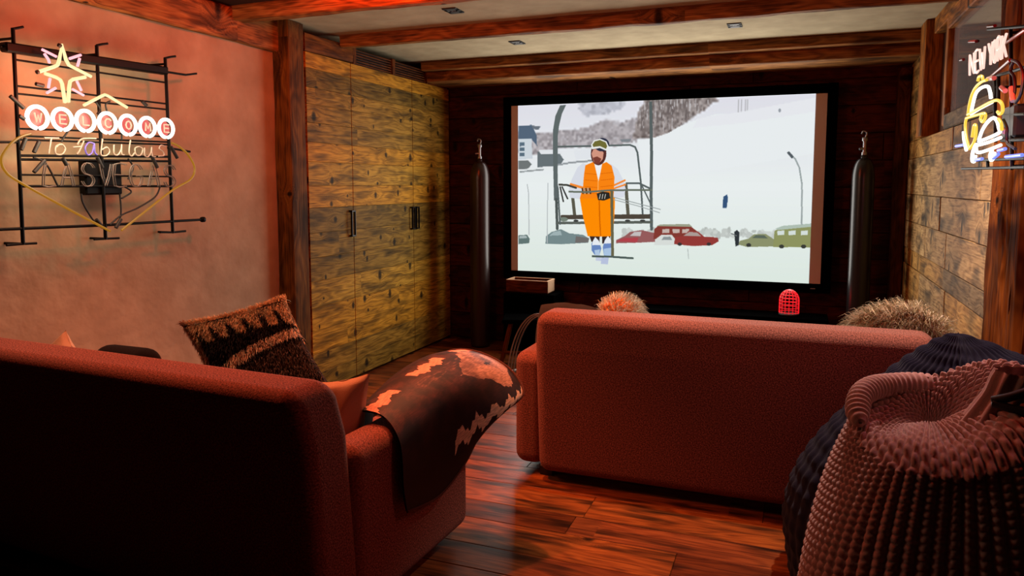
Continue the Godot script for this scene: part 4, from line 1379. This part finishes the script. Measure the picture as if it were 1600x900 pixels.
func build_small_cushions() -> void:
	var o := thing("cushion", "cream cushion with only its corner showing above the left sofa's back", "cushion", Vector3(-2.85, 0.46, -2.12))
	var st := begin()
	var c := Vector3(0, 0.19, 0)
	pillow_into(st, c + Vector3(0.0, 0.19, -0.05), c + Vector3(0.2, 0.0, 0.0), c + Vector3(0.0, -0.19, 0.05), 0.12)
	obj("cover", st.commit(), M.cream, o)
	o = thing("cushion", "dark rounded cushion just right of the cream corner behind the left sofa", "cushion", Vector3(-2.475, 0.46, -2.14))
	st = begin()
	rounded_into(st, Vector3(0, 0.17, 0), Vector3(0.30, 0.35, 0.13), 0.062)
	obj("cover", st.commit(), M.dark_cloth, o)
	o = thing("cushion", "pale cream cushion tucked between the left sofa's back and its arm", "cushion", Vector3(-1.6, 0.46, -2.2))
	st = begin()
	var p := Vector3(-1.6, 0.46, -2.2)
	var tr := onz(578, 583, -2.2)
	var tl := onz(478, 596, -2.12)
	pillow_into(st, tl - p, tr - p, tr + Vector3(-0.01, -0.34, 0.03) - p, 0.13, 0.08)
	obj("cover", st.commit(), M.cream, o)
	# behind the right sofa's back
	var g := onz(897, 490, -3.68)
	o = thing("cushion", "grey rounded cushion peeping over the left end of the right sofa", "cushion", Vector3(g.x, 0.46, -3.72))
	st = begin()
	pillow_into(st, Vector3(-0.19, 0.345, 0.02), Vector3(0.12, 0.345, 0.02), Vector3(0.12, 0.01, 0.09), 0.12, -0.12)
	obj("cover", st.commit(), fabric(Color(0.22, 0.2, 0.19), 81, 0.2, 9.0), o)

func build_bean(label: String, called: String, at: Vector3, prof: Callable, cols: int, rows: int, amp: float, m: Material, style: int) -> Node3D:
	var o := thing(called, label, "beanbag", at)
	var nu := cols * 6
	var nv := rows * 5
	var base := func(u: float, v: float) -> Vector3: return prof.call(u, v)
	var f := func(u: float, v: float) -> Vector3:
		var p: Vector3 = base.call(u, v)
		var e := 0.004
		var du: Vector3 = base.call(u + e, v) - base.call(u - e, v)
		var dv: Vector3 = base.call(u, minf(v + e, 1.0)) - base.call(u, maxf(v - e, 0.0))
		var n := du.cross(dv).normalized()
		var cu: float = u * cols
		var cv: float = v * rows
		var col := int(floor(cu + 1e-5)) % cols
		var fu: float = cu - floor(cu + 1e-5)
		var d := 0.0
		if style == 0:
			var s := pow(absf(sin(PI * fu)), 0.8)
			var t := absf(sin(PI * (cv + 0.5 * (col % 2) + 0.25 * (fu - 0.5))))
			d = s * (0.25 + 0.75 * pow(t, 0.7))
		else:
			var s := absf(sin(PI * fu))
			var t := sin(TAU * (cv * 0.5 + 0.35 * (1.0 if fu > 0.5 else -1.0) * (fu - 0.5)))
			d = s * 0.7 + 0.3 * t * s
		d *= smoothstep(0.0, 0.05, v) * smoothstep(1.0, 0.94, v)
		return p + n * amp * (d - 0.4)
	obj("knitted_cover", surf(nu, nv, f, true), m, o)
	return o

func hem_into(st: SurfaceTool, hem: Array, r: float) -> void:
	# knitted roll: a fat tube with ribs across it, closed at both ends
	var line := smooth_line(hem, 4)
	var f := func(u: float, v: float) -> Vector3:
		var k := v * (line.size() - 1)
		var i := mini(int(k), line.size() - 2)
		var p: Vector3 = line[i].lerp(line[i + 1], k - i)
		var t: Vector3 = (line[mini(i + 2, line.size() - 1)] - line[maxi(i - 1, 0)]).normalized()
		var s := t.cross(Vector3.UP).normalized()
		var b := s.cross(t)
		var a := u * TAU
		var rr := r * sqrt(maxf(0.0, 1.0 - pow(absf(v * 2.0 - 1.0), 8.0))) * (1.0 + 0.10 * sin(v * 210.0 + a) + 0.04 * sin(v * 23.0))
		return p + (s * cos(a) + b * sin(a)) * rr
	surf_into(st, 20, 200, f, true)

func build_beanbags() -> void:
	var prof := func(u: float, v: float) -> Vector3:
		# u runs clockwise seen from above so that outside faces out
		var a := -u * TAU
		var dx := cos(a)
		var dz := sin(a)
		var rim := 0.805 + 0.11 * smoothstep(-0.3, 1.0, dx) - 0.055 * dz - 0.03 * smoothstep(0.5, 1.0, -dx)
		var r: float
		var y: float
		if v < 0.12:
			r = lerpf(0.0, 0.30, v / 0.12)
			y = 0.0
		elif v < 0.8:
			var t := (v - 0.12) / 0.68
			y = rim * (t - 0.035 * sin(t * TAU))
			r = lerpf(0.30, 0.262, t) + 0.095 * sin(pow(t, 0.75) * PI) - 0.02 * t
			r += 0.012 * sin(a * 5.0 + t * 3.0) * t
		else:
			var t := (v - 0.8) / 0.2
			r = 0.242
			y = rim + 0.022 * sin(minf(t * 3.0, 1.0) * PI) - (0.075 + 0.03 * dz) * smoothstep(0.12, 0.7, t) * (1.0 - 0.9 * smoothstep(-0.1, 0.9, dx)) + 0.035 * smoothstep(0.75, 1.0, t)
			y = lerpf(rim, 0.77, smoothstep(0.3, 1.0, t)) + 0.022 * sin(minf(t * 3.0, 1.0) * PI) + 0.05 * sin(t * PI) * maxf(0.0, dz)
			return Vector3(lerpf(dx * r, -0.04, t), y, lerpf(dz * r, -0.15, t))
		return Vector3(dx * r, y, dz * r * 0.98)
	var at := Vector3(0.41, 0, -2.18)
	var o := build_bean("big mauve chunky knitted beanbag in the right foreground with cords at its top", "beanbag", at, prof, 64, 56, 0.016, M.mauve, 0)
	# rolled hem along the rear rim
	var hem := []
	for k in 25:
		var t := float(k) / 24
		var a := lerpf(PI * 0.94, PI * 1.72, t)
		hem.append(Vector3(cos(a) * 0.235, 0.84 + 0.025 * sin(t * PI) - 0.03 * (1.0 - smoothstep(0.0, 0.25, t)) - 0.01 * smoothstep(0.75, 1.0, t), sin(a) * 0.235))
	var st := begin()
	hem_into(st, hem, 0.032)
	obj("rolled_hem", st.commit(), M.mauve, o)
	# gathered neck with cords
	var neck := func(u: float, v: float) -> Vector3:
		var a := -u * TAU
		var r := 0.075 * (1.0 - 0.5 * v) * (1.0 + 0.16 * sin(a * 9.0)) + 0.03 * smoothstep(0.6, 1.0, v) * 0.5
		return Vector3(0.07, 0.81, 0.02) + Vector3(cos(a) * r + v * 0.06, v * 0.17, sin(a) * r)
	st = begin()
	surf_into(st, 54, 10, neck, true)
	obj("gathered_neck", st.commit(), M.mauve, o)
	var cm := mat(Color(0.03, 0.022, 0.03), 0.7)
	for k in [[Vector3(0.06, 0.915, 0.085), Vector3(0.10, 0.935, 0.1), Vector3(0.16, 0.965, 0.09), Vector3(0.26, 1.02, 0.05)], [Vector3(0.06, 0.91, 0.09), Vector3(0.12, 0.905, 0.12), Vector3(0.20, 0.92, 0.13), Vector3(0.28, 0.93, 0.1)]]:
		obj("cord", tube(smooth_line(k, 6), 0.011, 8), cm, o)
	# dark blue one behind
	var prof2 := func(u: float, v: float) -> Vector3:
		var a := -u * TAU
		var dx := cos(a)
		var dz := sin(a)
		var r: float
		var y: float
		if v < 0.1:
			r = lerpf(0.0, 0.31, v / 0.1)
			y = 0.0
		else:
			var t := (v - 0.1) / 0.9
			var sv := 1.0 - pow(1.0 - t, 1.35)
			r = 0.36 * pow(maxf(0.0, 1.0 - pow(sv, 2.6)), 0.75) * (0.9 + 0.1 * minf(t * 6.0, 1.0))
			y = 0.945 * sv
			r += 0.11 * smoothstep(0.5, 0.85, y) * maxf(0.0, dx) * (1.0 - smoothstep(0.86, 0.945, y))
			r += 0.018 * sin(a * 4.0 + t * 6.0) * smoothstep(0.2, 0.8, t) * (1.0 - t)
		return Vector3(dx * r + 0.19 * smoothstep(0.25, 1.0, y), y, dz * r)
	var at2 := Vector3(0.345, 0, -2.875)
	var o2 := build_bean("dark navy knitted beanbag behind the mauve one, against the right sofa's back", "beanbag", at2, prof2, 40, 40, 0.012, M.navy, 1)
	var fold := []
	for k in 19:
		var t := float(k) / 18
		fold.append(Vector3(0.10 + 0.25 * t, 0.74 + 0.10 * sin(t * PI * 0.75), 0.33 - 0.05 * t - 0.1 * sin(t * PI)))
	obj("folded_edge", tube(fold, 0.02, 10), M.navy, o2)

func cylinder(label: String, x: float, r: float, shoulder: float, m: Material) -> void:
	var o := thing("gas_cylinder", label, "cylinder", Vector3(x, 0, -5.98))
	var p := [Vector2(0.0, 0.0), Vector2(r * 0.92, 0.0), Vector2(r, 0.02), Vector2(r, 0.4), Vector2(r, 0.8), Vector2(r, shoulder - 0.06)]
	for k in range(1, 9):
		var a := PI / 2 * k / 8
		p.append(Vector2(lerpf(0.024, r, cos(a)), shoulder - 0.06 + 0.15 * sin(a)))
	p.append(Vector2(0.024, shoulder + 0.11))
	p.append(Vector2(0.0, shoulder + 0.11))
	obj("bottle", lathe(p, 40), m, o)
	var y := shoulder + 0.10
	obj("valve", lathe([Vector2(0.0, 0.0), Vector2(0.02, 0.0), Vector2(0.02, 0.03), Vector2(0.012, 0.035), Vector2(0.012, 0.11), Vector2(0.02, 0.115), Vector2(0.02, 0.14), Vector2(0.0, 0.14)], 16), M.steel, o, Transform3D(Basis(), Vector3(0, y, 0)))
	obj("valve_outlet", tube([Vector3(0, y + 0.06, 0), Vector3(-0.035, y + 0.055, 0.01)], 0.009, 8), M.steel, o)
	obj("hook", tube(smooth_line([Vector3(0, y + 0.13, 0), Vector3(0.012, y + 0.17, 0), Vector3(-0.012, y + 0.185, 0), Vector3(-0.022, y + 0.165, 0)], 5), 0.006, 6), M.steel, o)

func build_front() -> void:
	var red := mat(Color(0.13, 0.055, 0.05), 0.3, 0.1)
	var grey := mat(Color(0.12, 0.12, 0.125), 0.28, 0.3)
	cylinder("tall reddish gas cylinder with a valve left of the cinema screen", -2.615, 0.087, 1.56, red)
	cylinder("tall dark grey gas cylinder with a valve right of the cinema screen", 0.447, 0.077, 1.55, grey)
	var o := thing("speaker", "black box speaker on the floor below the screen's left corner", "speaker", Vector3(-2.12, 0, -6.02))
	obj("body", bx(Vector3(0.46, 0.515, 0.3), 0.008, 1, Vector3(0, 0.2575, 0)), M.velvet, o)
	obj("grille", bx(Vector3(0.42, 0.47, 0.01), 0.003, 1, Vector3(0, 0.257, 0.153)), M.velvet, o)
	# open wooden crate on the speaker
	o = thing("crate", "shallow open wooden crate with pale rim on the black speaker", "crate", Vector3(-2.145, 0.516, -6.0))
	var w := 0.38
	var h := 0.105
	var d := 0.2
	obj("bottom", bx(Vector3(w, 0.01, d), 0.001, 0, Vector3(0, 0.005, 0)), M.crate, o)
	for s in [-1, 1]:
		obj("side", bx(Vector3(w, h, 0.012), 0.002, 0, Vector3(0, h / 2, s * (d / 2 - 0.006))), M.crate, o)
		obj("end", bx(Vector3(0.012, h, d - 0.026), 0.002, 2, Vector3(s * (w / 2 - 0.006), h / 2, 0)), M.cream, o)
		obj("rim", bx(Vector3(w, 0.006, 0.014), 0.001, 0, Vector3(0, h + 0.003, s * (d / 2 - 0.007))), M.cream, o)
		obj("rim", bx(Vector3(0.014, 0.006, d - 0.028), 0.001, 2, Vector3(s * (w / 2 - 0.007), h + 0.003, 0)), M.cream, o)
	o = thing("media_bench", "low black bench below the screen hidden behind the right sofa", "bench", Vector3(-0.5, 0, -6.03))
	obj("top", bx(Vector3(1.5, 0.03, 0.3), 0.004, 0, Vector3(0, 0.425, 0)), M.velvet, o)
	obj("body", bx(Vector3(1.44, 0.37, 0.27), 0.004, 0, Vector3(0, 0.225, -0.005)), M.black, o)
	for s in [-1, 1]: obj("leg", bx(Vector3(0.05, 0.04, 0.24), 0.003, 0, Vector3(s * 0.66, 0.02, 0)), M.black, o)
	# plain dome lamp of glowing red lines
	o = thing("dome_lamp", "small glowing red dome lamp on the bench below the screen", "lamp", Vector3(-0.03, 0.44, -6.0))
	obj("lamp_base", lathe([Vector2(0.0, 0.0), Vector2(0.076, 0.0), Vector2(0.076, 0.016), Vector2(0.07, 0.022), Vector2(0.0, 0.022)], 24), M.black, o)
	var R := 0.072
	for k in 8:
		var a := PI * k / 8
		var pts := [Vector3(cos(a) * R, 0.022, sin(a) * R)]
		for i in 25:
			var t := PI * i / 24
			pts.append(Vector3(cos(a) * cos(t) * R, 0.12 + sin(t) * R * 1.15, sin(a) * cos(t) * R))
		pts.append(Vector3(-cos(a) * R, 0.022, -sin(a) * R))
		obj("dome_rib", tube(pts, 0.0026, 6), M.g_red, o)
	for yy in [0.03, 0.065, 0.095, 0.12, 0.145, 0.168, 0.188]:
		var pts := []
		var rr := R * sqrt(maxf(0.02, 1.0 - pow(maxf(0.0, yy - 0.12) / (R * 1.15), 2)))
		for i in 33: pts.append(Vector3(cos(TAU * i / 32) * rr, yy, sin(TAU * i / 32) * rr))
		obj("dome_hoop", tube(pts, 0.0026, 6), M.g_red, o)
	omni(o, "dome_light", Vector3(0, 0.13, 0.11), Color(1, 0.1, 0.1), 0.012, 0.04)
	# low stool and cane hoops left of the right sofa
	o = thing("stool", "low reddish wooden stool with splayed legs left of the right sofa", "stool", Vector3(-2.03, 0, -5.55), 0.3)
	obj("seat", rounded(Vector3(0.36, 0.035, 0.3), 0.015, Vector3(0, 0.36, 0)), M.velvet, o)
	for sx in [-1, 1]:
		for sz in [-1, 1]:
			obj("leg", tube([Vector3(sx * 0.11, 0.35, sz * 0.09), Vector3(sx * 0.19, 0.0, sz * 0.13)], 0.017, 8), M.post, o)
		obj("stretcher", tube([Vector3(sx * 0.165, 0.11, -0.115), Vector3(sx * 0.165, 0.11, 0.115)], 0.012, 8), M.post, o)
	obj("stretcher", tube([Vector3(-0.17, 0.11, 0.12), Vector3(0.17, 0.11, 0.12)], 0.012, 8), M.post, o)
	o = thing("cane_basket", "round basket of bent pale cane beside the left end of the right sofa", "basket", Vector3(-1.62, 0, -4.75))
	var cm := mat(Color(0.42, 0.37, 0.34), 0.5)
	for k in 3:
		var pts := []
		for i in 41:
			var t := PI * i / 40
			pts.append(Vector3(cos(t) * (0.24 - k * 0.012), 0.006 + sin(t) * (0.56 - k * 0.012), 0.04 - k * 0.03))
		obj("cane_hoop", tube(pts, 0.005, 6), cm, o)
	for k in 4:
		var pts := []
		var rr := 0.2 + 0.01 * k
		for i in 33: pts.append(Vector3(cos(TAU * i / 32) * rr, 0.02 + k * 0.035, sin(TAU * i / 32) * rr * 0.8))
		obj("cane_ring", tube(pts, 0.012, 8), cm, o)
	obj("bottom", lathe([Vector2(0, 0), Vector2(0.19, 0.0), Vector2(0.2, 0.01), Vector2(0, 0.012)], 24), cm, o, Transform3D(Basis().scaled(Vector3(1, 1, 0.8)), Vector3.ZERO))

const LAMP := Vector3(-2.05, 2.42, -3.2)
const LAMP_C := Color(1.0, 0.30, 0.09)
const SPOT_E := 3.7
const LAMP_E := 1.35

func _ready() -> void:
	rng.seed = 1
	cam = Camera3D.new()
	cam.name = "camera"
	add_child(cam)
	cam.position = Vector3(0, CAM_Y, 0)
	cam.rotation = Vector3(-0.0934, 0.3687, 0)
	cam.projection = Camera3D.PROJECTION_FRUSTUM
	cam.near = 0.05
	cam.far = 60.0
	cam.size = 0.05 * 900.0 / 1150.0
	cam.frustum_offset = Vector2(0, -0.05 * 54.5 / 1150.0)
	cam.current = true
	var we := WorldEnvironment.new()
	we.name = "environment"
	var env := Environment.new()
	env.background_mode = Environment.BG_COLOR
	env.background_color = Color(0, 0, 0)
	env.tonemap_mode = Environment.TONE_MAPPER_LINEAR
	env.tonemap_exposure = 1.0
	env.sdfgi_enabled = true
	env.ssao_enabled = true
	env.ssil_enabled = true
	we.environment = env
	add_child(we)
	# daylight-white light of the film picture, the size of the picture
	var sl := AreaLight3D.new()
	sl.name = "screen_light"
	add_child(sl)
	sl.position = Vector3(-1.11, 1.407, ZS + 0.03)
	sl.rotation.y = PI
	sl.area_size = Vector2(2.43, 1.46)
	sl.light_color = Color(1.0, 0.97, 0.93)
	sl.light_energy = 6.0
	sl.area_range = 14.0
	sl.area_attenuation = 2.0
	sl.shadow_enabled = true

	make_materials()
	build_shell()
	build_timbers()
	build_wardrobe()
	build_screen()
	sofa("left two seat rust wool sofa seen from behind, its back in the shade", Vector3(-2.21, 0, -1.80), deg_to_rad(-3.0), 1.86, true)
	sofa("right two seat rust wool sofa facing the screen, seen from behind", Vector3(-0.295, 0, -3.30), 0.0, 1.70)
	build_beanbags()
	build_welcome_sign()
	build_taxi_sign()
	build_ceiling_lamp()
	build_front()
	build_striped_cushion()
	build_throw(Vector3.ZERO)
	build_small_cushions()
	var t := onz(960, 478, -3.72)
	build_fluffy("fur_cushion", "small pale shaggy cushion with a ginger patch above the right sofa's back", "cushion", Vector3(t.x + 0.03, t.y - 0.04, t.z), Vector3(0.10, 0.085, 0.07), 2600, 0.062, [Color(1.0, 0.88, 0.64), Color(0.95, 0.7, 0.4), Color(1.0, 0.92, 0.74), Color(1.0, 0.9, 0.7)], Color(0.85, 0.42, 0.12), Vector3(0.5, 0.35, -0.1), 201)
	build_fluffy("sheepskin", "shaggy tan sheepskin cushion at the right end of the right sofa", "cushion", Vector3(0.46, 0.66, -3.78), Vector3(0.22, 0.22, 0.14), 15000, 0.085, [Color(0.62, 0.47, 0.24), Color(0.95, 0.72, 0.46), Color(1.0, 0.8, 0.56), Color(0.55, 0.42, 0.22)], Color(0.35, 0.24, 0.14), Vector3(-0.5, -0.35, 0.3), 202)
	build_downlights()
